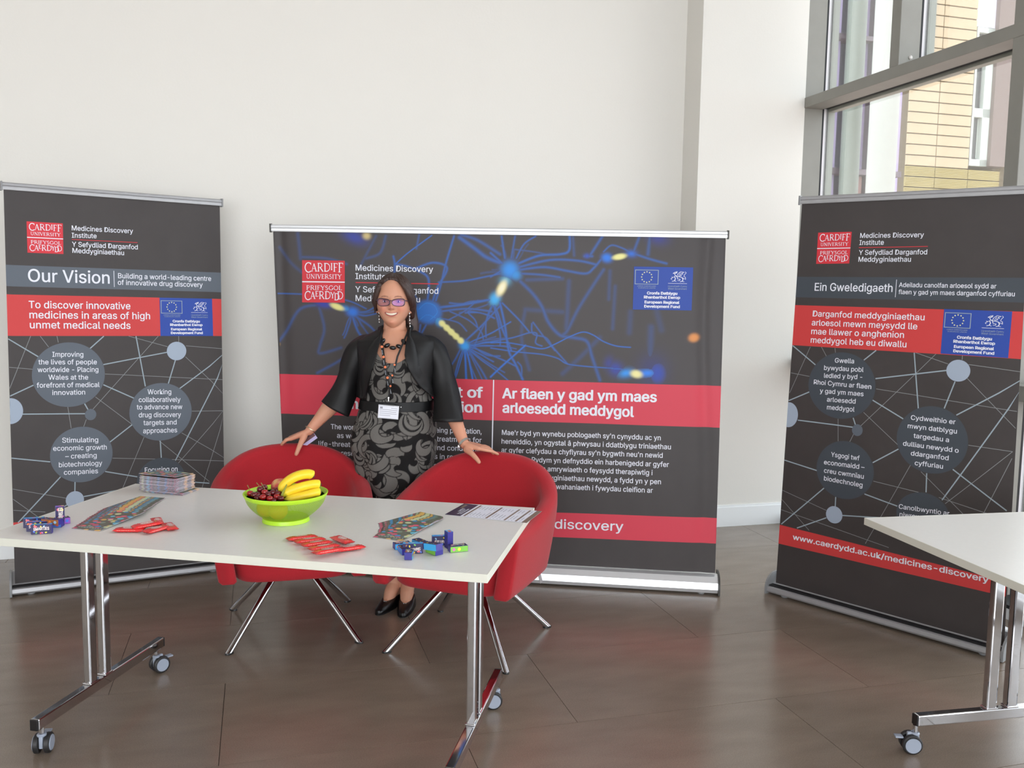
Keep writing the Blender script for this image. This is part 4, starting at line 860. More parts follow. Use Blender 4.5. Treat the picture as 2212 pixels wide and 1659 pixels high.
def ts(x): return x*x*(3-2*x)
def tub_chair(label, loc, yaw, tagside=0):
    t = thing('tub_chair', label, 'chair', loc, yaw)
    def p(mb, nm, m, parent=None, **k):
        o = mb.build(nm, m, None, **k); o.parent = parent or t; return o
    # plan path of the shell, front-left -> back -> front-right (local -y is the front)
    HW, FR_, BK, TH = .355, -.315, .325, .072
    def plan(s):
        """s in [-1,1]; returns outer plan point at full height and outward normal"""
        a = abs(s); sg = 1 if s > 0 else -1
        if a > .62:
            k = (a-.62)/.38; y = .02+(FR_-.02)*k; x = HW-.018*(k**2); return Vector((sg*x, y, 0)), Vector((sg, 0, 0))
        k = a/.62; ang = k*PI/2; n_ = .78
        x = HW*(math.sin(ang)**n_); y = .02+(BK-.02)*(math.cos(ang)**n_)
        nx = math.sin(ang)**(2-n_)/HW; ny = math.cos(ang)**(2-n_)/(BK-.02); v = Vector((sg*nx, ny, 0)).normalized()
        return Vector((sg*x, y, 0)), v
    def top(s):
        a = abs(s); return .585+.200*(1-ts(min(1, a/.86)))**.9
    N = 64; rings = []
    NS = 9
    for i in range(-2, N+3):
        s = -1+2*min(N, max(0, i))/N; e = 0
        shr = 1.0
        if i < 0: shr = [0.93, 0.72][-i-1]; 
        if i > N: shr = [0.93, 0.72][i-N-1]
        P, nrm = plan(s); ext = Vector((0, 0, 0))
        if i < 0 or i > N: ext = Vector((0, -(.010 if abs(i if i < 0 else i-N) == 1 else .016), 0))
        ht = top(s); zb = .312+.030*(1-abs(s))
        ring = []
        def pt(d, z):        # d: inward distance from the outer face
            k = 1-.115*max(0, (.60-z)/.30)**1.3       # shell narrows towards its foot
            q = Vector((P.x*k, P.y*(1-(1-k)*(1.5 if P.y > 0 else .0)), 0))-nrm*d
            return q+Vector((0, 0, z))
        mid = TH/2; zt = ht-.034
        path = [(.012, zb)]+[(0, zb+.012+(zt-zb-.012)*j/NS) for j in range(NS+1)]
        path += [(mid-mid*math.cos(a), zt+.034*math.sin(a)) for a in (.4, .8, 1.2, PI/2, PI-1.2, PI-.8, PI-.4)]
        path += [(TH, zt-(zt-.36)*j/NS) for j in range(NS+1)]+[(TH, zb+.01), (TH-.01, zb)]
        cz = (zb+ht)/2
        for d_, z_ in path:
            z2 = cz+(z_-cz)*(1 if shr == 1 else (1-(1-shr)*.10)); d2 = mid+(d_-mid)*shr
            ring.append(pt(d2, z2)+ext)
        rings.append(ring)
    mb = MB(); mb.loft(rings); shell = p(mb, 'shell', M_red, smooth=1.1)
    # seam line round the shell's outer bottom + vertical seams at the front
    # seat: solid front block with rounded corners, cushion top
    def outline(off, n=40):
        pts = []
        hw = HW-TH-.004-off; fy = FR_+.012+off; by = BK-TH-.004-off
        for k in range(n):
            a = 2*PI*k/n; c_, s_ = math.cos(a), math.sin(a); q = .42
            x = hw*math.copysign(abs(c_)**q, c_); y = math.copysign(abs(s_)**(q if s_ < 0 else .85), s_)
            yy = .0+ (by)*y if y > 0 else (-fy)*y
            pts.append((x, yy))
        return pts
    prof = [(.06, .302), (.012, .303), (.002, .315), (.0, .34), (.0, .405), (.006, .425), (.02, .440), (.05, .448), (.12, .452)]
    mb = MB(); mb.loft([[Vector((x*(1-.09*max(0, (.45-z)/.15)), y, z)) for x, y in outline(o)] for o, z in prof]); p(mb, 'seat_cushion', M_red, smooth=.7)
    sm = MB()
    for sg in (-1, 1):
        sm.tube([(sg*(HW-TH-.003)*(1-.09*max(0, (.45-z)/.15)), FR_-.006, z) for z in (.328, .35, .38, .42, .44)], .0022, 6)
    p(sm, 'seam_piping', mat('dark_red_piping', srgb(112, 14, 24), .8), shell)
    p(MB().lathe((0, 0, .268), [(.095, .0), (.10, .006), (.10, .034)], 24), 'swivel_plate', M_dark)
    for sx in (-1, 1):
        for sy in (-1, 1):
            a = Vector((sx*.055, sy*.055, .292)); b = Vector((sx*.262, sy*.262, .012))
            d = (b-a).normalized(); m = MB(); n = 16; r = .0135
            # foot cut level with the floor
            U = d.cross(Z).normalized(); V = d.cross(U); rings = []
            for q, lvl in ((a, None), (a+(b-a)*.5, None), (b, .006)):
                ring = []
                for k in range(n):
                    th = 2*PI*k/n; o = U*(r*math.cos(th))+V*(r*math.sin(th)); P_ = q+o
                    if lvl is not None: P_ = P_+d*((lvl-P_.z)/d.z)
                    ring.append(P_)
                rings.append(ring)
            m.loft(rings); lg = p(m, 'leg', M_chrome, smooth=.7)
            g = MB(); base = [Vector((v.x, v.y, 0)) for v in rings[-1]]; cc = sum(base, Vector())/n
            g.loft([[cc+(v-cc)*1.06 for v in base], [cc+(v-cc)*1.06+Z*.004 for v in base], [cc+(v-cc)*1.02+Z*.0075 for v in base]]); p(g, 'glide', M_blk, lg)
    if tagside:
        x = .285; tg = MB().box((x, .10, .278), .003, .030, .034, (Vector((1, 0, .3)).normalized(), Vector((0, 1, 0)), Vector((-.3, 0, 1)).normalized()), .0008); p(tg, 'fabric_tag', mat('grey_fabric_tag', srgb(150, 145, 145), .8))
    return t
tub_chair('red upholstered tub chair with chrome legs, left one, the woman\'s right hand on its back', (-.970, 3.913, 0), math.radians(15.6))
tub_chair('red upholstered tub chair with chrome legs, right one, turned to the left', (-.165, 3.786, 0), math.radians(-20.3), tagside=1)

# ================================================================ things on the white table
TL = Vector((-math.cos(.1853), math.sin(.1853), 0)); TW = Vector((math.sin(.1853), math.cos(.1853), 0)); TO = Vector((-.059, 2.415, .73))
def T(px, py, z=.73): P = gz(px, py, z); return P
def yaw_of(a, b): d = b-a; return math.atan2(d.y, d.x)

# leaflets
def leaf_mat(name, scale, seed):
    m = bpy.data.materials.new(name); m.use_nodes = True; nt = m.node_tree; b = nt.nodes['Principled BSDF']; b.inputs['Roughness'].default_value = .35
    tc = nt.nodes.new('ShaderNodeTexCoord'); mp = nt.nodes.new('ShaderNodeMapping'); mp.inputs['Scale'].default_value = (scale, scale*1.25, 1); mp.inputs['Location'].default_value = (seed, seed*.7, 0)
    nt.links.new(tc.outputs['Object'], mp.inputs[0])
    v = nt.nodes.new('ShaderNodeTexVoronoi'); v.inputs['Scale'].default_value = 1; v.inputs['Randomness'].default_value = .75; nt.links.new(mp.outputs[0], v.inputs['Vector'])
    cr = nt.nodes.new('ShaderNodeValToRGB'); cr.color_ramp.interpolation = 'CONSTANT'; e = cr.color_ramp.elements
    cols = [(0, (52, 140, 190)), (.18, (208, 86, 116)), (.36, (120, 140, 124)), (.5, (218, 176, 92)), (.62, (196, 206, 160)), (.74, (96, 184, 208)), (.86, (222, 104, 112))]
    e[0].color = srgb(*cols[0][1]); e[1].position = cols[1][0]; e[1].color = srgb(*cols[1][1])
    for p_, c_ in cols[2:]: q = e.new(p_); q.color = srgb(*c_)
    sp = nt.nodes.new('ShaderNodeSeparateColor'); nt.links.new(v.outputs['Color'], sp.inputs[0]); nt.links.new(sp.outputs[0], cr.inputs[0])
    mr = nt.nodes.new('ShaderNodeMapRange'); mr.inputs[1].default_value = .46; mr.inputs[2].default_value = .58; mr.inputs[3].default_value = 0; mr.inputs[4].default_value = 1
    nt.links.new(v.outputs['Distance'], mr.inputs[0])
    mx = nt.nodes.new('ShaderNodeMix'); mx.data_type = 'RGBA'; nt.links.new(mr.outputs[0], mx.inputs[0]); nt.links.new(cr.outputs[0], mx.inputs[6]); mx.inputs[7].default_value = srgb(92, 98, 84)
    nt.links.new(mx.outputs[2], b.inputs['Base Color']); return m
M_leaf = leaf_mat('leaflet_cover_print', 47, 3.3)
M_lpage = mat('leaflet_page_edges', srgb(196, 184, 200), 0.6)
M_lpurple = mat('leaflet_lilac_back', srgb(150, 110, 160), 0.5)
M_lstrip = mat('leaflet_dark_strip', srgb(72, 76, 66), 0.4)
M_ltxt = mat('leaflet_pale_text', srgb(200, 206, 196), 0.5)
def leaf_proto(W=.105, L=.210, t=.0013):
    r = thing('leaflet', None, 'leaflet')
    lpart(r, MB().box((0, 0, t*.5), W, L, t*.72), 'pages', M_lpage)
    cv = MB(); n = 5
    for sgn, z in ((1, t), (-1, 0)):
        cv.box((0, 0, z), W+.0006, L+.0006, .00022)
    c = lpart(r, cv, 'cover', M_leaf)
    st = MB().box((0, -L/2+.020, t+.00018), W, .013, .0001); o = st.build('title_strip', M_lstrip, None); o.parent = c
    tx = MB(); x = -W/2+.008
    while x < W/2-.012:
        w = random.uniform(.006, .012); tx.box((x+w/2, -L/2+.020, t+.00028), w, .0035, .00006); x += w+.0025
    o = tx.build('title_print', M_ltxt, None); o.parent = c
    return r
lp = leaf_proto(); first = [lp]; lastleaf = [None]
def put_leaf(P, yaw, tilt, label, group, roll=0.0):
    rot = Matrix.Rotation(yaw-PI/2, 3, 'Z') @ Matrix.Rotation(tilt, 3, 'X') @ Matrix.Rotation(roll, 3, 'Y')
    if first: o = first.pop(); o.location = P; o.rotation_euler = rot.to_euler(); o['label'] = label; o['group'] = group
    else: o = dup(lp, P, rot.to_euler(), label, group)
    lastleaf[0] = o; return o
ORD = ['', 'first', 'second', 'third', 'fourth', 'fifth', 'sixth', 'seventh', 'eighth', 'ninth', 'tenth', 'eleventh', 'twelfth', 'thirteenth', 'fourteenth', 'fifteenth', 'sixteenth', 'seventeenth', 'eighteenth', 'nineteenth', 'twentieth']
def fan(A0, A1, B0, B1, n, top_label, mid_label, group):
    """A0,A1 near ends of the front (topmost) leaflet; B0,B1 far ends of the last one"""
    a0 = TO+TL*A0[0]+TW*A0[1]; a1 = TO+TL*A1[0]+TW*A1[1]; b0 = TO+TL*B0[0]+TW*B0[1]; b1 = TO+TL*B1[0]+TW*B1[1]
    c0 = (a0+a1)/2; c1 = (b0+b1)/2; wa = yaw_of(a0, a1)+PI/2; wb = yaw_of(b0, b1)+PI/2
    for i in range(n):
        k = i/(n-1)                     # 0 = front/top
        yaw = wa+(wb-wa)*k+random.uniform(-.012, .012); d = Vector((math.cos(yaw), math.sin(yaw), 0))
        start = c0; far = c1-d*.210; p = start+(far-start)*k+d*.105
        tilt = min(n-1-i, 11)*.0052; z = .7302+.105*tilt
        P = Vector((p.x+random.uniform(-.002, .002), p.y, z))
        put_leaf(P, yaw, tilt, top_label if i == 0 else mid_label % ORD[i+1], group)
fan((1.402, .150), (1.295, .139), (1.462, .611), (1.350, .606), 15, 'colourful leaflet on top at the near end of the left fan', 'colourful leaflet, %s from the near end of the left fan', 'leaflets fanned at the left')
fan((.434, .284), (.330, .264), (.385, .640), (.285, .590), 15, 'colourful leaflet on top at the near end of the right fan', 'colourful leaflet, %s from the near end of the right fan', 'leaflets fanned at the right')
# upright pile of leaflets at the back left corner
s0 = TO+TL*1.507+TW*.683; s1 = TO+TL*1.345+TW*.660; yw = yaw_of(s0, s1)
# long side faces the viewer: leaflet length runs along the table here
cpos = (s0+s1)/2+Vector((-math.sin(yw), math.cos(yw), 0))*.054
N_ = 38
for i in range(N_):
    z = .7305+i*.00168; off = Vector((random.uniform(-.003, .003), random.uniform(-.003, .003), 0))
    if i < 4: off += Vector((math.cos(yw), math.sin(yw), 0))*.020
    tilt = 0; lab = 'colourful leaflet %s from the %s in the tall pile' % ((ORD[i+1], 'bottom') if i < 19 else (ORD[N_-i], 'top'))
    if i == N_-1: tilt = .0; lab = 'topmost leaflet of the tall pile at the back left table corner'
    put_leaf(cpos+off+Z*z*1.0-Z*0, yw+PI+random.uniform(-.02, .02)+(.0 if i > 3 else .05), tilt, lab, 'leaflets stacked in the pile', roll=(-.0 if i < N_-1 else .05))
    _p = lastleaf[0]; _p.location.z = z+(.004 if i == N_-1 else 0); _p.scale = (1, .80, 1)

# programme sheets at the right corner
M_paper = mat('white_printed_paper', srgb(222, 222, 232), 0.45)
M_navy = mat('dark_purple_header', srgb(52, 36, 62), 0.4)
M_brown = mat('brown_bar_print', srgb(122, 102, 88), 0.5)
M_gtxt = mat('grey_small_print', srgb(150, 150, 160), 0.6)
def sheet_prog(label, a, b, c, zoff, full):
    """a near-left corner, b far-left corner (header side), c near-right corner"""
    ex = (c-a); w = ex.length; ex.normalize(); ey = (b-a); h = ey.length; ey = (ey-ex*ey.dot(ex)).normalized()
    r = thing('programme_sheet', label, 'paper sheet', a+ex*w/2+ey*h/2)
    O = a+Z*zoff
    def fb(x0, x1, y0, y1, z, mb, th=.0001): mb.box(O+ex*((x0+x1)/2*w)+ey*((y0+y1)/2*h)+Z*z, (x1-x0)*w, (y1-y0)*h, th, (ex, ey, Z))
    mb = MB(); fb(0, 1, 0, 1, 0, mb, .0004); pg = mb.build('page', M_paper, r)
    if full:
        mb = MB(); fb(0, .205, 0, 1, .0003, mb); mb.build('header_block', M_navy, pg)
        for x0, x1 in ((.235, .262), (.525, .552), (.765, .79), (.91, .935)):
            mb = MB(); fb(x0, x1, .03, .97, .0003, mb); mb.build('section_bar', M_brown, pg)
        mb = MB(); rnd = random.Random(3)
        for x in (.285, .325, .37, .41, .45, .49, .58, .62, .67, .71, .82, .86, .965):
            for y0, y1 in ((.06, .10), (.16, rnd.uniform(.3, .5)), (rnd.uniform(.62, .72), .88)): fb(x, x+.008, y0, y1, .0003, mb)
        mb.build('small_print', M_gtxt, pg)
        mb = MB()
        for x, y0, y1 in ((.035, .62, .93), (.06, .60, .90)): fb(x, x+.018, y0, y1, .0004, mb)
        mb.build('header_ornament', M_brown, pg)
        mb = MB(); V, Fc, w_ = glyph_mesh('MCM', .03)
        for txt, x, y0, y1, ch in (('MDI', .085, .34, .60, .030), ('RHAGLEN', .125, .14, .52, .026), ('PROGRAMME', .16, .14, .60, .026)):
            V, Fc, w_ = glyph_mesh(txt, .03); mb.add([O+ex*((x+ch*(1-vy))*w)+ey*((y0+(y1-y0)*vx/w_)*h)+Z*(.0005+.00003*vq) for vx, vy, vq in V], Fc)
        mb.build('lettering', M_paper, pg)
    else:
        mb = MB(); fb(.93, 1, 0, 1, .0003, mb); mb.build('section_bar', M_brown, pg)
    return r
A = TO+TL*.289+TW*.622; B_ = TO+TL*.281+TW*.800; Cc = TO+TL*.008+TW*.580
sheet_prog('printed programme sheet with brown bars, lower one jutting past the table corner', A+(Cc-A)*.09-Vector((0, 0, 0)), B_+(Cc-A)*.09, Cc-TL*.018, .0006, False)
sheet_prog('printed programme sheet with dark purple header at the right table corner', A, B_, Cc+TL*.002, .0014, True)

# ---- fruit bowl
bc = Vector((-.757, 2.968, .73))
M_lime = mat('lime_green_plastic', srgb(178, 222, 40), 0.35, spec=0.5)
nt = M_lime.node_tree; pb = nt.nodes['Principled BSDF']; pb.inputs['Subsurface Weight'].default_value = .0
def mesh_mat():
    """lime plastic gauze: fine grid of holes as real see-through"""
    m = bpy.data.materials.new('lime_gauze'); m.use_nodes = True; nt = m.node_tree; b = nt.nodes['Principled BSDF']; b.inputs['Base Color'].default_value = srgb(172, 214, 42); b.inputs['Roughness'].default_value = .4
    b.inputs['Transmission Weight'].default_value = 0
    o = [n for n in nt.nodes if n.type == 'OUTPUT_MATERIAL'][0]; tr = nt.nodes.new('ShaderNodeBsdfTransparent'); mix = nt.nodes.new('ShaderNodeMixShader')
    tl = nt.nodes.new('ShaderNodeBsdfTranslucent'); tl.inputs[0].default_value = srgb(190, 232, 60); m1 = nt.nodes.new('ShaderNodeMixShader'); m1.inputs[0].default_value = .35
    nt.links.new(b.outputs[0], m1.inputs[1]); nt.links.new(tl.outputs[0], m1.inputs[2])
    a = nt.nodes.new('ShaderNodeAttribute'); a.attribute_name = 'Col'; sp = nt.nodes.new('ShaderNodeSeparateColor'); nt.links.new(a.outputs['Color'], sp.inputs[0])
    outs = []
    for k in (0, 1):
        mu = nt.nodes.new('ShaderNodeMath'); mu.operation = 'MULTIPLY'; mu.inputs[1].default_value = (240.0, 44.0)[k]; nt.links.new(sp.outputs[k], mu.inputs[0])
        fr = nt.nodes.new('ShaderNodeMath'); fr.operation = 'FRACT'; nt.links.new(mu.outputs[0], fr.inputs[0])
        gt = nt.nodes.new('ShaderNodeMath'); gt.operation = 'GREATER_THAN'; gt.inputs[1].default_value = .36; nt.links.new(fr.outputs[0], gt.inputs[0]); outs.append(gt)
    an = nt.nodes.new('ShaderNodeMath'); an.operation = 'MULTIPLY'; nt.links.new(outs[0].outputs[0], an.inputs[0]); nt.links.new(outs[1].outputs[0], an.inputs[1])
    nt.links.new(an.outputs[0], mix.inputs[0]); nt.links.new(m1.outputs[0], mix.inputs[1]); nt.links.new(tr.outputs[0], mix.inputs[2]); nt.links.new(mix.outputs[0], o.inputs[0])
    return m
bowl = thing('fruit_bowl', 'lime green plastic mesh bowl holding bananas and cherries on the white table', 'bowl', bc)
def bowl_r(z): k = min(1, max(0, (z-.012)/.076)); return .071+.062*math.sin(k*PI/2)**.9
mb = MB(); n = 96; rows = 20
for j in range(rows+1):
    z = .010+.076*j/rows
    for i in range(n+1):
        a = 2*PI*i/n; r = bowl_r(z); mb.v.append((bc.x+r*math.cos(a), bc.y+r*math.sin(a), bc.z+z)); mb.c.append((i/n, j/rows, 0, 1))
mb.f = [(j*(n+1)+i, j*(n+1)+i+1, (j+1)*(n+1)+i+1, (j+1)*(n+1)+i) for j in range(rows) for i in range(n)]
mb.build('mesh_wall', mesh_mat(), bowl, smooth=True, colattr=True)
MB().lathe(bc, [(.1305, .082), (.1345, .084), (.1395, .095), (.1400, .0975), (.1370, .0980), (.1310, .093), (.1275, .086), (.1305, .082)], 72).build('rim', M_lime, bowl, smooth=.7)
MB().lathe(bc, [(.066, .006), (.074, .0005), (.0785, .0005), (.0765, .013), (.072, .0155), (.066, .012)], 64).build('base_ring', M_lime, bowl, smooth=.7)
MB().lathe(bc, [(0, .009), (.068, .009), (.068, .0075), (0, .0075)], 48).build('bowl_bottom', M_lime, bowl)
def ban_mat():
    m = mat('banana_skin', srgb(236, 200, 40), 0.42, spec=.4, attr='Col', noise=.05, nscale=60); return m
M_ban = ban_mat()
def banana(label, pts, r, tipcol=(120, 96, 40)):
    t = thing('banana', label, 'banana', pts[0]); t['group'] = 'bananas in the bowl'
    P = [Vector(p) for p in pts]; n = 22; Q = []
    S3 = []
    Pl = [P[0]]+P+[P[-1]]
    for i in range(1, len(Pl)-2):
        for k in range(8):
            u = k/8; p0, p1, p2, p3 = Pl[i-1:i+3]
            S3.append(.5*((2*p1)+(p2-p0)*u+(2*p0-5*p1+4*p2-p3)*u*u+(3*p1-p0-3*p2+p3)*u**3))
    S3.append(P[-1]); m = len(S3)
    mb = MB(); rad = []
    for i in range(m):
        k = i/(m-1); q = min(1, k/.16)*.72+.28 if k < .16 else 1
        if k > .9: q = 1-.62*((k-.9)/.1)**1.4
        rad.append(r*q)
    seg = 10; k0 = len(mb.v); mb.tube(S3, rad, seg)
    # five-sided flattening
    cs = []
    for i in range(m):
        k = i/(m-1)
        for j in range(seg):
            g = 1.0 if (j % 2) else .93
            c_ = np.array(srgb(240, 204, 44)[:3])*(1.0 if j % 2 else .97)
            if k < .22: c_ = c_*(k/.22)+np.array(srgb(186, 190, 60)[:3])*(1-k/.22)
            if k > .965: c_ = np.array(srgb(*tipcol)[:3])
            cs.append((*c_, 1))
    mb.c = cs
    for i in range(m):
        c0 = S3[i]
        for j in range(seg):
            if j % 2 == 0: v = Vector(mb.v[i*seg+j]); mb.v[i*seg+j] = tuple(c0+(v-c0)*.93)
    mb.build('skin', M_ban, t, smooth=True, colattr=True)
    tip = MB(); d = (S3[-1]-S3[-2]).normalized(); tip.tube([S3[-1]-d*.002, S3[-1]+d*.0035], [r*.40, r*.26], 8); tip.build('tip', mat('banana_tip', srgb(70, 52, 30), .7), t)
    return t
def bp(px, py, y): return aY(px, py, y)
banana('yellow banana, uppermost of the three in the green bowl', [bp(606, 1068, 2.955), bp(612, 1051, 2.955), bp(628, 1036, 2.958), bp(648, 1027, 2.965), bp(667, 1024.5, 2.975), bp(677, 1029, 2.98)], .0172)
banana('yellow banana, middle of the three in the green bowl', [bp(610, 1072, 2.93), bp(622, 1062.5, 2.935), bp(645, 1054, 2.94), bp(667, 1048, 2.95), bp(682, 1046, 2.955), bp(692, 1047, 2.96)], .0168)
banana('yellow banana, lowest of the three, lying along the bowl rim', [bp(613, 1082, 2.925), bp(630, 1077, 2.925), bp(650, 1072, 2.93), bp(670, 1067, 2.935), bp(684, 1063.5, 2.94), bp(692, 1063, 2.945)], .0158)
st = MB().tube([bp(608, 1073, 2.922), bp(612, 1062, 2.916), bp(619.5, 1047, 2.912)], [.0048, .0032, .0024], 8)
banst = st.build('banana_stalk', mat('green_banana_stalk', srgb(150, 152, 64), .6), None); tag(banst, 'thin green banana stalk standing up beside the middle banana', 'stalk')
M_peach = mat('peach_skin', srgb(206, 140, 96), .75, noise=.0)
nt = M_peach.node_tree; tc = nt.nodes.new('ShaderNodeTexCoord'); nz = nt.nodes.new('ShaderNodeTexNoise'); nz.inputs['Scale'].default_value = 26; nt.links.new(tc.outputs['Object'], nz.inputs['Vector'])
cr = nt.nodes.new('ShaderNodeValToRGB'); cr.color_ramp.elements[0].color = srgb(206, 160, 104); cr.color_ramp.elements[0].position = .45; cr.color_ramp.elements[1].color = srgb(190, 70, 66); cr.color_ramp.elements[1].position = .58
nt.links.new(nz.outputs['Fac'], cr.inputs[0]); nt.links.new(cr.outputs[0], nt.nodes['Principled BSDF'].inputs['Base Color'])
pc = bp(605, 1051, 3.02)
mb = MB(); 
for i in range(21):
    for j in range(32):
        t_ = PI*i/20; a = 2*PI*j/32; rr = .031*(1-.06*math.exp(-((a-1.2*PI)/.25)**2)*math.sin(t_)); q = math.sin(t_)
        mb.v.append((pc.x+rr*q*math.cos(a), pc.y+rr*q*math.sin(a), pc.z+.029*math.cos(t_)*(1-.08*math.exp(-(q/.3)**2)))); mb.c.append((1, 1, 1, 1))
mb.f = [(i*32+j, (i+1)*32+j, (i+1)*32+(j+1) % 32, i*32+(j+1) % 32) for i in range(20) for j in range(32)]
pch = mb.build('peach', M_peach, None, smooth=True); tag(pch, 'peach behind the cherries and bananas in the green bowl', 'peach')
M_or = mat('orange_peel', srgb(236, 168, 40), .5, bump=.3, bscale=400)
for (px, py, yy, lab) in ((601, 1095, 2.945, 'yellow orange seen through the bowl mesh, middle'), (575, 1098, 2.975, 'yellow orange seen through the bowl mesh, left')):
    c_ = bp(px, py, yy); c_.z = .7385+.0315
    o = MB().ball(c_, .032, .032, .0315, 24, 16).build('orange', M_or, None, smooth=True); tag(o, lab, 'orange')
M_ch = [mat('cherry_dark', srgb(92, 16, 22), .14, spec=.6), mat('cherry_red', srgb(150, 26, 28), .14, spec=.6)]
M_stem = mat('cherry_stem', srgb(126, 118, 56), .6)
cher = [(540.5, 1066, 2.945, 1, (-6, -18)), (549, 1069, 2.925, 0, None), (557, 1069, 2.935, 0, None), (562, 1057, 2.965, 0, (-8, -14)), (572, 1063, 2.94, 1, (-8, -20)), (568, 1074, 2.90, 1, None), (583, 1077, 2.90, 1, (0, -8)), (590, 1064, 2.94, 0, None), (598, 1073, 2.915, 1, None), (607, 1077, 2.905, 0, None), (571, 1053, 2.985, 0, (8, 1)), (598, 1059, 2.96, 0, None), (580, 1068, 2.93, 0, None), (591, 1082, 2.90, 0, None), (556, 1076, 2.915, 0, None), (601, 1066, 2.935, 0, None)]
words = ['bright red cherry with a long stem, leftmost in the bowl', 'dark cherry second from the left in the bowl', 'dark cherry low behind the left rim of the bowl', 'dark cherry with a stem, on top at the left of the heap', 'red glossy cherry in the middle of the heap', 'red cherry half hidden behind the front rim, left', 'red cherry behind the middle of the front rim', 'dark cherry to the left of the banana ends', 'bright red cherry beside the lowest banana', 'dark cherry against the lowest banana at the rim', 'dark cherry at the back of the heap by the peach', 'small dark cherry in front of the peach', 'dark cherry buried in the middle of the heap', 'dark cherry low at the front rim under the red ones', 'dark cherry low at the left front rim', 'dark cherry squeezed beside the upper banana']
cy = thing('cherry', words[0], 'cherry', (0, 0, 0)); protos = {}
C.objects.unlink(cy); bpy.data.objects.remove(cy)
for i, ((px, py, yy, k, stm), lab) in enumerate(zip(cher, words)):
    c_ = bp(px, py, yy); t = thing('cherry', lab, 'cherry', c_, group='cherries in the bowl')
    if k not in protos:
        mb = MB(); R_ = .0112
        for a_ in range(13):
            for j in range(18):
                t_ = PI*a_/12; a = 2*PI*j/18; q = math.sin(t_); dz = math.cos(t_)*(1-.22*math.exp(-(q/.35)**2)*(1 if t_ < 1.5 else 0))
                mb.v.append((R_*q*math.cos(a), R_*q*math.sin(a), R_*.95*dz)); mb.c.append((1, 1, 1, 1))
        mb.f = [(a_*18+j, (a_+1)*18+j, (a_+1)*18+(j+1) % 18, a_*18+(j+1) % 18) for a_ in range(12) for j in range(18)]
        protos[k] = mb.build('flesh', M_ch[k], None, smooth=True); o = protos[k]
    else: o = protos[k].copy(); C.objects.link(o)
    o.parent = t
    if stm:
        e_ = bp(px+stm[0], py+stm[1], yy-.004)-c_
        s_ = MB().tube([Vector((0, 0, .008)), e_*.5+Vector((.001, 0, .003)), e_], [.0011, .0009, .0016], 6).build('stem', M_stem, None); s_.parent = t

# ---- wrapped chocolate bars
M_wrap = mat('red_foil_wrapper', srgb(214, 34, 36), 0.28, spec=.6, coat=.3, noise=.05, nscale=120, bump=.6, bscale=90)
M_wpk = mat('wrapper_pale_oval', srgb(226, 168, 160), 0.35)
M_wtx = mat('wrapper_white_print', srgb(240, 226, 220), 0.35)
M_wgold = mat('wrapper_gold_print', srgb(196, 160, 70), 0.35)
def bar_proto():
    r = thing('chocolate_bar', None, 'chocolate bar')
    L, W, H = .072, .034, .012; N = 22; M_ = 10; mb = MB()
    for side in (1, -1):
        for i in range(N+1):
            x = -L/2-.010+(L+.020)*i/N; ex = max(0, abs(x)-L/2+.004)/.014; ex = min(1, ex)
            for j in range(M_+1):
                y = -W/2+W*j/M_; yy = y*(1+.05*ex); e_ = (1-abs(2*j/M_-1)**6)**.5
                h = (H*.42*side*e_)*(1-ex)**.7+side*.0004
                zz = .006+h+.0008*math.sin(i*2.3+j)*(1-ex)+(.0012*math.sin(j*1.7+i) if ex > .5 else 0)
                zig = .0012*((j % 2)*2-1) if i in (0, N) else 0
                mb.v.append((x+(zig if i == 0 else -zig), yy, zz)); mb.c.append((1, 1, 1, 1))
    n = (N+1)*(M_+1)
    for s_ in (0, n):
        for i in range(N):
            for j in range(M_):
                a = s_+i*(M_+1)+j; mb.f.append((a, a+1, a+M_+2, a+M_+1) if s_ else (a, a+M_+1, a+M_+2, a+1))
    for i in range(N):
        a = i*(M_+1); mb.f.append((a, a+n, a+M_+1+n, a+M_+1)); a += M_; mb.f.append((a, a+M_+1, a+M_+1+n, a+n))
    w = lpart(r, mb, 'wrapper', M_wrap, smooth=.9)
    zt = .0118
    ov = MB(); ov.v = [(0, .001, zt+.0004)]+[(.021*math.cos(2*PI*k/28), .001+.0115*math.sin(2*PI*k/28), zt) for k in range(28)]; ov.f = [(0, 1+k, 1+(k+1) % 28) for k in range(28)]; ov.c = [(1,)*4]*29
    o = ov.build('logo_oval', M_wpk, None); o.parent = w
    tx = MB(); V, Fc, w_ = glyph_mesh('KitKat', .03); tx.add([(-.0175+.035*x/w_, -.0045+.0105*y, zt+.0009+.00003*q) for x, y, q in V], Fc); o = tx.build('lettering', M_wtx, None); o.parent = w
    gd = MB(); gd.v = [(.024, -.006, zt), (.032, -.004, zt-.0004), (.031, .006, zt-.0004), (.024, .008, zt)]; gd.f = [(0, 1, 2, 3)]; gd.c = [(1,)*4]*4; o = gd.build('gold_print', M_wgold, None); o.parent = w
    sx = MB(); x = -.030
    while x < .026: wd = random.uniform(.003, .006); sx.box((x, -W/2-.0005, .0075), wd, .0003, .0012); x += wd+.0015
    o = sx.build('side_print', mat('wrapper_side_print', srgb(236, 160, 150), .4), None); o.parent = w
    return r
kb = bar_proto(); kf = [kb]
def bar(px, py, deg, z, label, group, rx=0.0, ry=0.0):
    P = T(px, py, .731+z); rot = (Matrix.Rotation(math.radians(deg), 3, 'Z') @ Matrix.Rotation(rx, 3, 'X') @ Matrix.Rotation(ry, 3, 'Y')).to_euler()
    if kf: o = kf.pop(); o.location = P; o.rotation_euler = rot; o['label'] = label; o['group'] = group
    else: o = dup(kb, P, rot, label, group)
G = 'wrapped chocolate bars at the left'
bar(279, 1148, 4, 0, 'red wrapped chocolate bar lying leftmost in the left pile', G)
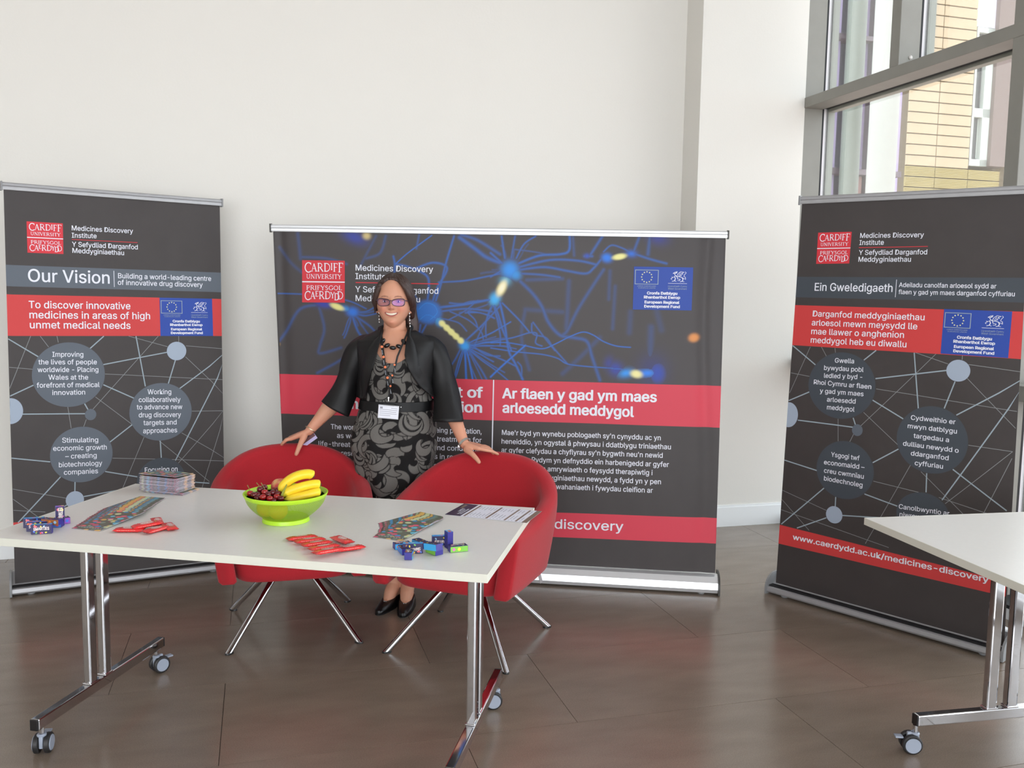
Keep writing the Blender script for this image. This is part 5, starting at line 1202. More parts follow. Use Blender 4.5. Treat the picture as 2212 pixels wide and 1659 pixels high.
bar(318, 1137, 38, .010, 'red wrapped chocolate bar leaning on top of the left pile', G, ry=-.06, rx=.06)
bar(340, 1130, -62, .001, 'red wrapped chocolate bar lying farthest back in the left pile', G)
bar(339, 1147, 62, .001, 'red wrapped chocolate bar end towards the camera, middle of the left pile', G)
bar(367, 1141, -56, 0, 'red wrapped chocolate bar lying rightmost in the left pile', G)
G = 'wrapped chocolate bars at the right'
for i, (px, py, z, lab) in enumerate(((652, 1165, 0, 'red wrapped chocolate bar farthest from the camera in the overlapping row'), (669, 1171, .003, 'red wrapped chocolate bar second from the back in the overlapping row'), (684, 1178, .006, 'red wrapped chocolate bar third from the back in the overlapping row'), (700, 1186, .008, 'red wrapped chocolate bar fourth from the back in the overlapping row'), (709, 1194, .010, 'red wrapped chocolate bar nearest the camera in the overlapping row'))):
    bar(px, py, 30+2*i, z, lab, G, rx=-.10)
bar(739, 1170, -48, .004, 'red wrapped chocolate bar pointing right behind the nearest ones', G)
bar(755, 1188, 32, .002, 'red wrapped chocolate bar lying rightmost in the right pile', G, rx=-.06)

# ---- little boxes of sweets
M_nv = mat('sweet_box_navy', srgb(48, 42, 128), 0.4)
M_nv2 = mat('sweet_box_dark_face', srgb(38, 32, 78), 0.4)
PAL = {'cyan': (60, 160, 214), 'green': (122, 186, 70), 'orange': (226, 150, 60), 'brown': (150, 92, 46), 'purple': (150, 84, 186), 'blue': (70, 120, 206)}
SW = [(232, 212, 70), (214, 70, 66), (70, 120, 214), (120, 186, 80), (230, 130, 60), (200, 110, 170), (150, 90, 60), (150, 190, 220)]
M_sw = [mat('sweet_colour_%d' % i, srgb(*c_), .4) for i, c_ in enumerate(SW)]
M_swoval = mat('maker_oval_pink', srgb(226, 110, 124), .4)
def sweet_box(px, py, deg, label, group, side='cyan', face='front', z=0.0, rx=0.0, ry=0.0, text=True, flip=False, size=(.060, .017, .030)):
    """L x D x H carton; 'front' the printed face looks at local -y when standing, or up when lying (face='lying')"""
    L, D, H = size; rnd = random.Random(int(px*7+py))
    if face == 'lying': D, H = H, D
    if face == 'upright': L, H = H, L
    P = T(px, py, .7305+z); rot = (Matrix.Rotation(math.radians(deg), 3, 'Z') @ Matrix.Rotation(rx, 3, 'X') @ Matrix.Rotation(ry, 3, 'Y')).to_euler()
    t = thing('sweet_box', label, 'sweet box', P, group=group, rot=rot)
    b = MB().box((0, 0, H/2), L, D, H, bev=.0006); bo = lpart(t, b, 'carton', M_nv)
    sc_ = mat('sweet_box_'+side, srgb(*PAL[side]), .4)
    big = 'top' if face == 'lying' else 'front'
    def panel(which, m, inset=.0006):
        q = {'front': ((0, -D/2-.0002, H/2), L-2*inset, .0002, H-2*inset), 'top': ((0, 0, H+.0002), L-2*inset, D-2*inset, .0002), 'back': ((0, D/2+.0002, H/2), L-2*inset, .0002, H-2*inset)}[which]
        o = MB().box(*q).build('printed_panel', m, None); o.parent = bo
    panel(big, M_nv2); panel('top' if big == 'front' else 'front', sc_); 
    if big == 'top': panel('back', sc_)
    def on(x, y, lift): return (x, -D/2-.0004-lift, H/2+y) if big == 'front' else (x, y, H+.0004+lift)
    w_, h_ = L, (H if big == 'front' else D)
    if face == 'upright': w_, h_ = L, H
    for i in range(9):
        x, y = rnd.uniform(-.44, .44)*w_, rnd.choice((-1, 1))*rnd.uniform(.22, .42)*h_; a = rnd.uniform(0, 3); mb = MB(); rx_, ry_ = .0036, .0023
        mb.add([on(x+rx_*math.cos(k*PI/5)*math.cos(a)-ry_*math.sin(k*PI/5)*math.sin(a), y+rx_*math.cos(k*PI/5)*math.sin(a)+ry_*math.sin(k*PI/5)*math.cos(a), 0) for k in range(10)], [tuple(range(10))])
        o = mb.build('printed_sweet', M_sw[i % 8], None); o.parent = bo
    if text:
        mb = MB(); V, Fc, tw = glyph_mesh('SMARTIES', .045); s_ = -1 if flip else 1
        if face == 'upright': mb.add([on(s_*(-.005+.012*y), s_*(-.42*h_+.84*h_*x/tw), .0002+.00002*q) for x, y, q in V], Fc)
        else: mb.add([on(s_*(-.37*w_+.74*w_*x/tw), s_*(-.14*h_+.06*h_*x/tw+.30*h_*y+.05*h_*math.sin(x/tw*PI)), .0002+.00002*q) for x, y, q in V], Fc)
        o = mb.build('lettering', M_wtx, None); o.parent = bo
        mb = MB(); mb.add([on(s_*(-.28*w_+.09*w_*math.cos(k*PI/6)), s_*(.30*h_+.10*h_*math.sin(k*PI/6)), .0001) for k in range(12)], [tuple(range(12))]); o = mb.build('maker_oval', M_swoval, None); o.parent = bo
    # coloured picture blobs on the side panel
    for i in range(3):
        x = (-.3+.3*i)*L; mb = MB(); r = min(.005, (D if big == 'front' else H)*.36)
        pts = [(x+r*math.cos(k*PI/5), r*math.sin(k*PI/5)) for k in range(10)]
        mb.add([((a, b, H+.0005) if big == 'front' else (a, -D/2-.0005, H/2+b)) for a, b in pts], [tuple(range(10))]); o = mb.build('printed_fruit', M_sw[(i*3+int(px)) % 8], None); o.parent = bo
    return t
G = 'small sweet boxes at the left'
yt = math.degrees(-.1853)
sweet_box(91, 1152, 16, 'small navy sweet box standing with its white name showing, frontmost at the left', G)
sweet_box(81, 1146, 16, 'small navy sweet box standing just behind the frontmost left one', G, side='blue')
sweet_box(74, 1138, 18, 'small navy sweet box standing farthest left', G)
sweet_box(115, 1137, 6, 'small navy sweet box lying under the brown one', G, side='blue', face='lying', text=False)
sweet_box(113, 1132, -8, 'small brown-sided sweet box on the others at the left', G, side='brown', face='lying', z=.0185, text=False, size=(.060, .018, .024))
sweet_box(132, 1131, 40, 'small navy sweet box end-on under the upright purple one', G, side='purple', face='lying', size=(.05, .02, .026))
sweet_box(130, 1122, 30, 'small purple sweet box standing upright at the left', G, side='purple', face='upright', z=.021, text=True, size=(.044, .020, .026))
G = 'small sweet boxes at the right'
sweet_box(892, 1194, 6, 'small sweet box standing with its white name upside down, middle of the right heap', G, flip=True)
sweet_box(868, 1184, 24, 'small cyan-sided sweet box lying leftmost in the right heap', G, face='lying', size=(.050, .018, .026))
sweet_box(873, 1194, 112, 'small sweet box lying end-on beside the upside-down one', G, face='lying', side='blue', text=False, size=(.05, .018, .026))
sweet_box(883.5, 1206, 88, 'small sweet box nearest the camera showing its plain navy end', G, face='lying', text=True, size=(.036, .022, .022))
sweet_box(909, 1180, 130, 'small cyan sweet box lying at the back behind the upside-down one', G, face='lying', side='cyan', text=False, size=(.06, .018, .026))
sweet_box(938, 1195, 130, 'small green-sided sweet box lying under the leaning cyan one', G, face='lying', side='green', text=False, size=(.052, .018, .028))
sweet_box(936, 1187.5, 138, 'small cyan and orange sweet box leaning on top of the green one', G, face='lying', side='cyan', text=False, z=.020, ry=.10, size=(.054, .020, .026))
sweet_box(954, 1177, 12, 'small navy sweet box standing behind the leaning one', G, text=True, flip=True)
sweet_box(969, 1183, 118, 'small navy sweet box standing on end, right of the leaning one', G, face='upright', side='cyan', size=(.052, .018, .026), flip=True)
sweet_box(989, 1190, 22, 'small green-sided sweet box lying rightmost in the right heap', G, face='lying', side='green', text=True, size=(.056, .018, .026))
# ================================================================ the woman
PX_ = lambda px, py, y: aY(px, py, y)
BY = 4.20
pf = PX_(868, 1325, 4.12)
her = thing('person', 'woman in black jacket and grey patterned dress standing behind the red chairs', 'person', (-.53, 4.16, 0))
M_skin = mat('skin', (1, 1, 1, 1), 0.48, spec=0.35, attr='Col', sss=0.12, bump=.08, bscale=300)
def curve(tab, x):
    for (x0, *a), (x1, *b) in zip(tab, tab[1:]):
        if x <= x1 or (x1, *b) == tab[-1]:
            t = min(1, max(0, (x-x0)/(x1-x0))); t = t*t*(3-2*t) if 0 else t
            return [p+(q-p)*t for p, q in zip(a, b)]
def zpx(py, y=BY, px=858): return aY(px, py, y).z
# body profile by picture row: row, left x, right x, front depth, back depth (metres from the body axis)
ROWS = [(1088, 795, 905, .13, .13), (1060, 786, 915, .135, .14), (1010, 770, 930, .14, .155), (960, 762, 938, .14, .165), (925, 766, 938, .135, .155), (895, 775, 937, .128, .14), (870, 783, 932, .122, .125), (845, 784, 930, .125, .125),
        (815, 783, 930, .145, .13), (790, 783, 930, .152, .13), (765, 780, 934, .135, .125), (748, 778, 938, .112, .12), (736, 781, 936, .095, .11), (727, 795, 920, .085, .095), (720, 810, 903, .075, .085), (713, 822, 889, .066, .075)]
PROF = []
for r, xl, xr, f_, b_ in ROWS:
    a, b = PX_(xl, r, BY), PX_(xr, r, BY); PROF.append(((a.z+b.z)/2, (a.x+b.x)/2, (b.x-a.x)/2, f_, b_))
def prof_at(z, extra=0.0):
    P = PROF
    if z <= P[0][0]: c = P[0][1:]
    elif z >= P[-1][0]: c = P[-1][1:]
    else:
        for i in range(len(P)-1):
            if P[i][0] <= z <= P[i+1][0]:
                t = (z-P[i][0])/(P[i+1][0]-P[i][0]); p0 = P[max(0, i-1)][1:]; p1 = P[i][1:]; p2 = P[i+1][1:]; p3 = P[min(len(P)-1, i+2)][1:]
                c = [a+(b-a)*(t*t*(3-2*t)*.5+t*.5) for a, b in zip(p1, p2)]; break
    return c[0], c[1]+extra, c[2]+extra, c[3]+extra
def bpt(th, z, extra=0.0):
    """point on the body surface: th=0 is the front, positive to the picture right"""
    cx, hw, f_, b_ = prof_at(z, extra); s_, c_ = math.sin(th), math.cos(th); q = .86
    x = math.copysign(abs(s_)**q, s_)*hw; y = -math.copysign(abs(c_)**.95, c_)*(f_ if c_ > 0 else b_)
    return Vector((cx+x, BY+y, z))

# ---- the continuous body
mb = MB()
zs = [PROF[0][0]+(PROF[-1][0]-PROF[0][0])*i/26 for i in range(27)]
mb.loft([[bpt(2*PI*k/32, z, -.012) for k in range(32)] for z in zs])
HC = PX_(851.0, 653.0, 4.185); HC.y = 4.185; HS = 1.0
EYE_Z = .003; 
def g2(x, z, cx, cz, sx, sz): return math.exp(-((x-cx)/sx)**2-((z-cz)/sz)**2)
def head_pt(t, a):
    """t polar from the top, a azimuth with 0 = face"""
    z = math.cos(t); q = math.sin(t); x = q*math.sin(a); y = -q*math.cos(a)
    hw = .0775*(1-.12*max(0, z)**2); 
    zz = z*.1165
    jaw = 1.0
    if z < -.08:
        k = (-.08-z)/.92; jaw = 1-.42*k**2.0
    X = x*hw*jaw*1.015*(q**(-.30*min(1, -z*1.2)) if z < 0 and q > .02 else 1); Y = y*(.096 if y > 0 else .090)
    if y > 0 and z < -.2: Y *= 1-.62*min(1, (-.2-z)/.6)
    if y < 0 and z < -.5: Y *= 1-.10*((-.5-z)/.5)
    front = max(0, -y)
    if y < 0:
        sh = abs(-y)**1.0
        # flatten the face a little
        if z < 0: sh = math.cos(a)*q**(1-.48*min(1, -z*1.3))
        Y = -.090*(1-(1-max(0, sh))**1.55)*(.97 if z < 0 else 1)
        d = 0
        d += .0205*g2(X, zz, 0, -.022, .0085, .011)+.013*g2(X, zz, 0, -.004, .0070, .016)+.006*g2(X, zz, 0, .012, .008, .014)
        d += .0060*(g2(X, zz, .0115, -.0255, .0060, .0055)+g2(X, zz, -.0115, -.0255, .0060, .0055))
        d -= .0090*(g2(X, zz, .031, .005, .015, .0105)+g2(X, zz, -.031, .005, .015, .0105))
        d += .0035*(g2(X, zz, .030, .021, .020, .006)+g2(X, zz, -.030, .021, .020, .006))
        d += .0085*(g2(X, zz, .041, -.026, .017, .016)+g2(X, zz, -.041, -.026, .017, .016))
        d += .0045*g2(X, zz, 0, -.057, .022, .016)-.004*g2(X, zz, 0, -.0725, .018, .006)+.0105*g2(X, zz, 0, -.092, .018, .013)
        d -= .0030*(g2(X, zz, .030, -.045, .006, .014)+g2(X, zz, -.030, -.045, .006, .014))
        Y -= d*min(1, front*1.6)
    return HC+Vector((X, Y, zz))*HS
NT, NA = 110, 150
hp = [[head_pt(PI*(i+.0)/NT, 2*PI*j/NA-PI) for j in range(NA)] for i in range(1, NT)]
k0 = len(mb.v); mb.loft(hp)
# ears
for sg in (-1, 1):
    c_ = HC+Vector((sg*.0780, .004, -.022)); mb.ball(c_, .0075, .016, .026, 14, 12, Matrix.Rotation(sg*.30, 3, 'Z') @ Matrix.Rotation(.12, 3, 'X'))
    mb.ball(c_+Vector((0, -.004, -.022)), .006, .008, .009, 10, 8)
# neck
mb.tube([HC+Vector((0, .022, -.045)), PX_(853, 712, 4.20), PX_(855, 738, 4.195)], [.049, .053, .066], 24)
mb.tube([PX_(853, 722, 4.20), PX_(812, 738, 4.21), PX_(792, 748, 4.21)], [.05, .042, .045], 16)
mb.tube([PX_(855, 722, 4.20), PX_(896, 738, 4.21), PX_(924, 750, 4.21)], [.05, .042, .045], 16)
def arm(S, E, W_, r):
    mb.tube([S, S.lerp(E, .5), E, E.lerp(W_, .18), E.lerp(W_, .35), E.lerp(W_, .7), W_], r, 18, round_ends=True)
LS, LE, LW = PX_(784, 757, 4.21), PX_(737, 852, 4.21), PX_(668, 931, 4.165)
arm(LS, LE, LW, [.047, .044, .041, .0425, .040, .029, .0215])
RS, RE, RW = PX_(932, 762, 4.20), PX_(966, 864, 4.155), PX_(1003, 959, 4.03)
arm(RS, RE, RW, [.047, .044, .040, .038, .036, .029, .0225])
def hand(W_, palm, fing, thumb, rf=.0082):
    """palm: (wrist-side, knuckle line index, knuckle line little); fingers: lists of joints"""
    ki, kl = palm; n = len(fing)
    for i in range(6):
        t = i/5; kk = ki.lerp(kl, t); st = W_+(kl-ki)*(t-.5)*.32
        mb.tube([st, st.lerp(kk, .5), kk], [.0130, .0135, .0110], 10, round_ends=True)
    for f, rr in fing: mb.tube(f, [rr*1.08, rr, rr*.93, rr*.78], 10, round_ends=True)
    mb.tube(thumb, [.0165, .0125, .0108, .0092], 12, round_ends=True)
# picture-left hand: palm on top of the left chair back, thumb down its front, fingers over and behind
ki, kl = PX_(628, 948, 4.155), PX_(627, 946, 4.222)
f = []
for i in range(4):
    t = i/3; k = ki.lerp(kl, t); L_ = (.9, 1, .95, .78)[i]
    a = k+Vector((-.026*L_, .006+.006*i, -.010)); b = k+Vector((-.045*L_, .020+.008*i, -.032*L_)); c_ = k+Vector((-.052*L_, .034+.010*i, -.056*L_))
    f.append(([k, a, b, c_], (.0088, .0090, .0086, .0076)[i]))
f[0] = ([ki, PX_(619, 950, 4.150), PX_(611, 957, 4.158), PX_(606, 966, 4.18)], .0088)
hand(LW, (ki, kl), f, [PX_(657, 943, 4.150), PX_(650, 957, 4.128), PX_(644.5, 970, 4.113), PX_(640, 981, 4.106)])
# picture-right hand
ki, kl = PX_(1034, 969, 3.985), PX_(1036, 963, 4.052)
f = []
for i in range(4):
    t = i/3; k = ki.lerp(kl, t); L_ = (.95, 1, .95, .78)[i]
    f.append(([k, k+Vector((.030*L_, .006+.004*i, -.004)), k+Vector((.052*L_, .016+.006*i, -.016*L_)), k+Vector((.070*L_, .028+.008*i, -.036*L_))], (.0088, .0090, .0086, .0076)[i]))
f[0] = ([ki, PX_(1050, 972.5, 3.985), PX_(1063, 975, 3.998), PX_(1075, 981, 4.02)], .0086)
hand(RW, (ki, kl), f, [PX_(1008, 971, 4.0), PX_(1020, 981, 3.965), PX_(1028.5, 990, 3.945), PX_(1034.5, 998, 3.935)])
# legs and feet
LA, RA = Vector((-.556, 4.235, .085)), Vector((-.488, 4.215, .085))
for A_, sx in ((LA, -1), (RA, 1)):
    hip = Vector((PROF[1][1]+sx*.082, 4.20, PROF[1][0]+.05)); knee = Vector((A_.x+sx*.022, 4.205, .45)); calf = Vector((A_.x+sx*.008, 4.225, .32))
    mb.tube([hip, hip.lerp(knee, .5), knee+Vector((0, 0, .04)), knee-Vector((0, 0, .05)), calf, Vector((A_.x, A_.y, .17)), A_], [.088, .075, .056, .050, .0535, .037, .0335], 20)
    tl = Vector((-.31 if sx < 0 else -.02, -1, 0)).normalized(); 
    mb.ball(A_+Vector((0, .018, -.045)), .031, .036, .036, 16, 12)
    mb.tube([A_+Vector((0, 0, .01)), A_+tl*.045+Vector((0, 0, -.024)), A_+tl*.080+Vector((0, 0, -.055)), A_+tl*.135+Vector((0, 0, -.068))], [.034, .032, .022, .013], 16, round_ends=True)
raw = mb.build('body', M_skin, None)
md = raw.modifiers.new('r', 'REMESH'); md.mode = 'VOXEL'; md.voxel_size = .0036; md.use_smooth_shade = True
ms = raw.modifiers.new('s', 'SMOOTH'); ms.factor = .5; ms.iterations = 2
dg = bpy.context.evaluated_depsgraph_get(); me = bpy.data.meshes.new_from_object(raw.evaluated_get(dg)); me.name = 'body'
bpy.data.objects.remove(raw)
# skin colours: lips, cheeks, brows, eyelids, nails in real skin tones
n = len(me.vertices); co = np.empty(n*3, np.float32); me.vertices.foreach_get('co', co); co = co.reshape(-1, 3)
L_ = co-np.array(HC); X, Y, Zz = L_[:, 0], L_[:, 1], L_[:, 2]
base = np.array(srgb(203, 148, 121)[:3]); colr = np.tile(base, (n, 1))
face = (Y < -.045) & (Zz > -.13) & (Zz < .12) & (np.abs(X) < .08)
def tint(m, c, a):
    w = (m*a*face)[:, None]; colr[:] = colr*(1-w)+np.array(srgb(*c)[:3])*w
gg = lambda cx, cz, sx, sz: np.exp(-((X-cx)/sx)**2-((Zz-cz)/sz)**2)
for s_ in (-1, 1):
    tint(gg(s_*.040, -.028, .020, .018), (222, 132, 112), .55)
    tint(np.clip(1.4-((np.abs(X-s_*.031)/.0135)**2+((Zz-.005)/.0080)**2)**2, 0, 1), (128, 84, 70), .55)
    tint(np.clip(1.5-((np.abs(X-s_*.031)/.018)**4+((Zz-.0245-.0035*np.cos((X-s_*.031)*90))/.0028)**2), 0, 1), (118, 76, 58), .8)
    tint(gg(s_*.0085, -.0305, .004, .0024), (120, 62, 52), .8)
tint(gg(0, -.022, .010, .010), (218, 138, 118), .45)
mc = -.0545+.0085*(X/.028)**2                # smile curve
tint(np.clip(1.35-((np.abs(X)/.0300)**4+((Zz-mc)/.0085)**2), 0, 1), (190, 104, 94), .6)
tint(gg(0, -.092, .02, .012), (222, 142, 120), .4)
hands = np.zeros(n)
for P_ in (LW, RW):
    d_ = np.linalg.norm(co-np.array(P_+Vector((0, 0, -.02))), axis=1); hands = np.maximum(hands, np.clip(1.3-d_/.10, 0, .5))
colr[:] = colr*(1-hands[:, None]*.6)+np.array(srgb(218, 148, 122)[:3])*hands[:, None]*.6
at = me.color_attributes.new('Col', 'FLOAT_COLOR', 'POINT'); at.data.foreach_set('color', np.concatenate([colr, np.ones((n, 1))], 1).astype(np.float32).ravel())
me.materials.clear(); me.materials.append(M_skin); me.polygons.foreach_set('use_smooth', [True]*len(me.polygons))
body = link('body', me, her)
hd = lambda x, y, z: HC+Vector((x, y, z))
def face_y(x, z):
    """front surface of the face at head coordinates x, z"""
    m_ = (np.abs(X-x) < .006) & (np.abs(Zz-z) < .006) & (Y < -.03)
    return float(np.min(Y[m_])) if m_.any() else -.085
# eyes, teeth
M_eye = mat('eye_white', srgb(214, 206, 200), .2, spec=.6); M_iris = mat('eye_iris', srgb(54, 44, 40), .15, spec=.6)
for s_ in (-1, 1):
    y0 = face_y(s_*.031, .005); c_ = hd(s_*.031, y0+.0105, .0045)
    ey = MB().ball(c_, .0125, .012, .0065, 20, 14).build('eye', M_eye, her, smooth=True)
    MB().ball(c_+Vector((0, -.0085, -.0002)), .0055, .004, .0052, 16, 10).build('iris', M_iris, ey, smooth=True)
    MB().tube([hd(s_*.031+k*.0125, y0+.0006+abs(k)**2*.005, .0045+.0065*(1-k*k)**.6) for k in (-1, -.6, -.2, .2, .6, 1)], .0010, 6).build('eyelashes', mat('lashes', srgb(38, 28, 26), .6), ey)
y0 = face_y(0, -.056)
tm = MB(); N_ = 18
def mrow(zt, zb, off, hw):
    rings = []
    for i in range(N_+1):
        k = -1+2*i/N_; x = k*hw; lift = .0085*(x/.028)**2; yy = face_y(x, -.0555+lift)+off; w_ = (1-abs(k)**3)**.5*.9+.1
        rings.append((hd(x, yy, zt*w_+-.0555*(1-w_)+lift), hd(x, yy+.0004, zb*w_-.0555*(1-w_)+lift)))
    return rings
def strip(rows, name, m, parent=her, th=.0015):
    q = MB(); 
    for a, b in rows: q.v += [tuple(a), tuple(b), tuple(a+Vector((0, th, 0))), tuple(b+Vector((0, th, 0)))]
    n_ = len(rows); 
    for i in range(n_-1):
        a = 4*i; q.f += [(a, a+1, a+5, a+4), (a+2, a+6, a+7, a+3), (a, a+4, a+6, a+2), (a+1, a+3, a+7, a+5)]
    q.f += [(0, 2, 3, 1), (4*n_-4, 4*n_-3, 4*n_-1, 4*n_-2)]; q.c = [(1,)*4]*len(q.v); return q.build(name, m, parent, smooth=.8)
strip(mrow(-.0482, -.0612, -.0010, .0295), 'mouth_opening', mat('mouth_dark', srgb(92, 34, 34), .6))
strip(mrow(-.0490, -.0580, -.0022, .0255), 'teeth', mat('teeth', srgb(214, 200, 178), .2, spec=.6))
M_lip = mat('lips', srgb(186, 100, 90), .45)
for nm, zc, r_, bow in (('upper_lip', -.0478, .0016, .0), ('lower_lip', -.0618, .0022, .0)):
    pts = []
    for i in range(13):
        k = -1+i/6; up = (-.0480 if nm == 'upper_lip' else -.0618); w_ = (1-abs(k)**2.6)**.5 if abs(k) < 1 else 0
        z_ = -.0550*(1-w_)+up*w_+.0080*k*k; pts.append(hd(k*.0305, face_y(k*.0305, -.055+.0085*k*k)-.0012, z_))
    MB().tube(pts, [.0009]+[r_*(.75+.25*math.sin(PI*i/12)) for i in range(1, 12)]+[.0009], 8).build(nm, M_lip, her, smooth=True)

# ---- glasses
M_gfr = mat('plum_glasses_frame', srgb(74, 52, 66), .3, spec=.5)
def lens_mat():
    m = glass_mat('lens_glass', (.84, .80, .88, 1), .05); nt = m.node_tree
    g = [n_ for n_ in nt.nodes if n_.type == 'BSDF_GLOSSY'][0]; g.inputs[0].default_value = (.35, .22, 1.0, 1); return m
M_lens = lens_mat()
gy = min(face_y(0, .002), face_y(.02, .0), face_y(-.02, .0))-.004
gl = None
for s_ in (-1, 1):
    cx_ = s_*.0330; cz = .0000; pts = []
    for k in range(28):
        a = 2*PI*k/28; ca_, sa = math.cos(a), math.sin(a); w_, h_ = .0285, .0160
        x = cx_+w_*math.copysign(abs(ca_)**.55, ca_); z_ = cz+h_*math.copysign(abs(sa)**.6, sa)+(.003*(s_*(x-cx_)/w_) if sa > 0 else -.001*(s_*(x-cx_)/w_))
        if sa < 0: x = cx_+(x-cx_)*(1-.16*abs(sa))
        pts.append(hd(x, gy+.012*(abs(x)/.06)**2, z_))
    fr = MB(); n_ = len(pts); rings = []
    for k in range(n_):
        d_ = (pts[(k+1) % n_]-pts[k-1]).normalized(); out = d_.cross(Vector((0, 1, 0))).normalized(); f_ = Vector((0, 1, 0)); r_ = .0016 if 3 < k < 25 and pts[k].z < HC.z+.004 else .0024
        rings.append([pts[k]+out*(r_*math.cos(t_))+f_*(.0020*math.sin(t_)) for t_ in [2*PI*j/8 for j in range(8)]])
    fr.loft(rings+[rings[0]], caps=False); fo = fr.build('glasses_rim', M_gfr, her, smooth=True)
    ln = MB(); c_ = hd(cx_, gy+.004, cz); ln.v = [tuple(c_)]+[tuple(p_) for p_ in pts]; ln.f = [(0, 1+k, 1+(k+1) % n_) for k in range(n_)]; ln.c = [(1,)*4]*len(ln.v)
    ln.build('lens', M_lens, fo, smooth=True)
    MB().tube([hd(s_*.0615, gy+.013, .009), hd(s_*.070, gy+.022, .009), hd(s_*.077, gy+.060, .004), hd(s_*.078, HC.y*0+.0, -.002)], [.0022, .0022, .0018, .0016], 8).build('glasses_arm', M_gfr, fo, smooth=True)
MB().tube([hd(-.006, gy, .007), hd(0, gy-.002, .009), hd(.006, gy, .007)], .0019, 8).build('glasses_bridge', M_gfr, her, smooth=True)

# ---- hair: cap with a side sweep, pulled back into a low ponytail over the picture-right shoulder
M_hair = mat('dark_brown_hair', srgb(58, 38, 32), .42, spec=.5, noise=.25, nscale=30, stretch=(9, 9, 1), bump=.5, bscale=120)
def hairline(x):
    """height above the head centre where hair begins, for face-side x"""
    tab = [(-.09, -.05), (-.079, -.012), (-.072, .014), (-.064, .044), (-.046, .071), (-.018, .087), (0, .087), (.018, .081), (.044, .056), (.060, .026), (.069, -.004), (.076, -.02), (.09, -.06)]
    return curve(tab, x)[0]
q = MB(); NT2, NA2 = 90, 160; rings = []
for i in range(1, NT2):
    t_ = PI*.86*i/NT2; ring = []
    for j in range(NA2):
        a = 2*PI*j/NA2-PI; x, y, z = math.sin(t_)*math.sin(a), -math.sin(t_)*math.cos(a), math.cos(t_)
        X_, Y_, Z_ = x*.0765, y*(.094 if y > 0 else .088), z*.1165
        out = .014+.006*max(0, x)+.004*(z > .3)
        strand = .0016*math.sin(a*26+z*9)+.0010*math.sin(a*61-z*14)
        sx_ = 1.0
        if y < 0:
            hl = hairline(X_); k = (Z_-hl)/.012; k = min(1, max(0, k)); k = k*k*(3-2*k)
            if abs(X_) > .074 and Z_ > -.02: k = max(k, .85)
            out = -.016+(out+.016)*k
        if Z_ < -.03 and y > 0: out *= max(-.2, 1-(-.03-Z_)/.05)
        nrm = Vector((X_/.0765**2, Y_/.094**2, Z_/.1165**2)).normalized()
        P_ = HC+Vector((X_, Y_, Z_))+nrm*(out+(strand if out > 0 else 0)); ring.append(P_)
    rings.append(ring)
q.loft(rings); hair = q.build('hair', M_hair, her, smooth=True)
lock = MB()
for (pts, r_) in (([(818, 622, 4.115), (813, 640, 4.125), (810.5, 660, 4.14), (809.5, 676, 4.15)], [.010, .012, .008, .0016]),
                  ([(815, 632, 4.16), (811, 652, 4.165), (814, 668, 4.18)], [.016, .018, .010]),
                  ([(866, 609, 4.115), (878, 624, 4.112), (886, 643, 4.125), (889, 660, 4.15)], [.010, .014, .015, .010]),
                  ([(874, 614, 4.14), (886, 636, 4.15), (890, 660, 4.18), (888, 682, 4.22)], [.016, .020, .020, .018]),
                  ([(884, 650, 4.24), (888, 676, 4.25), (892, 696, 4.245), (894, 712, 4.235), (892, 730, 4.24)], [.028, .028, .026, .024, .012]),
                  ([(886, 660, 4.25), (886, 690, 4.245), (890, 712, 4.22)], [.03, .028, .014])):
    m_ = MB().tube([PX_(*p_) for p_ in pts], r_, 14, round_ends=True).build('hair_lock', M_hair, hair, smooth=True)

# ---- clothes
M_dress = mat('grey_dress_scroll_print', (1, 1, 1, 1), .78, spec=.2, attr='Col', noise=.08, nscale=400)
M_sat = mat('black_satin_jacket', srgb(17, 16, 17), .52, spec=.35, noise=.1, nscale=20, bump=.25, bscale=14)
M_belt = mat('black_belt', srgb(9, 9, 10), .5, spec=.3)
zB0, zB1 = zpx(882), zpx(862)
zHem = .44
def neck_top(th):
    x = math.sin(th)
    if math.cos(th) > 0: return zpx(780)+(zpx(737)-zpx(780))*min(1, (abs(x)/.52)**2.2)
    return zpx(733)
q = MB(); rows = []; NTH = 480
lvls = [i/300 for i in range(301)]
for l in lvls:
    ring = []
    for k in range(NTH):
        th = 2*PI*k/NTH; zt = neck_top(th); z = zHem+(zt-zHem)*l
        ex = .004; 
        if z < zB0: ex += .006*min(1, (zB0-z)/.10)+.0045*math.sin(th*9+z*6)*min(1, (zB0-z)/.15)
        elif z > zB1: ex += .003*math.sin(th*14)*min(1, max(0, 1-(z-zB1)/.06))
        if z < PROF[0][0]:
            cx_, hw, f_, b_ = prof_at(PROF[0][0], ex); p_ = bpt(th, PROF[0][0], ex); kx = (PROF[0][0]-z)*.0; p_ = Vector((p_.x, p_.y, z))
        else: p_ = bpt(th, z, ex)
        ring.append(p_)
    rows.append(ring)
q.loft(rows, True, False)
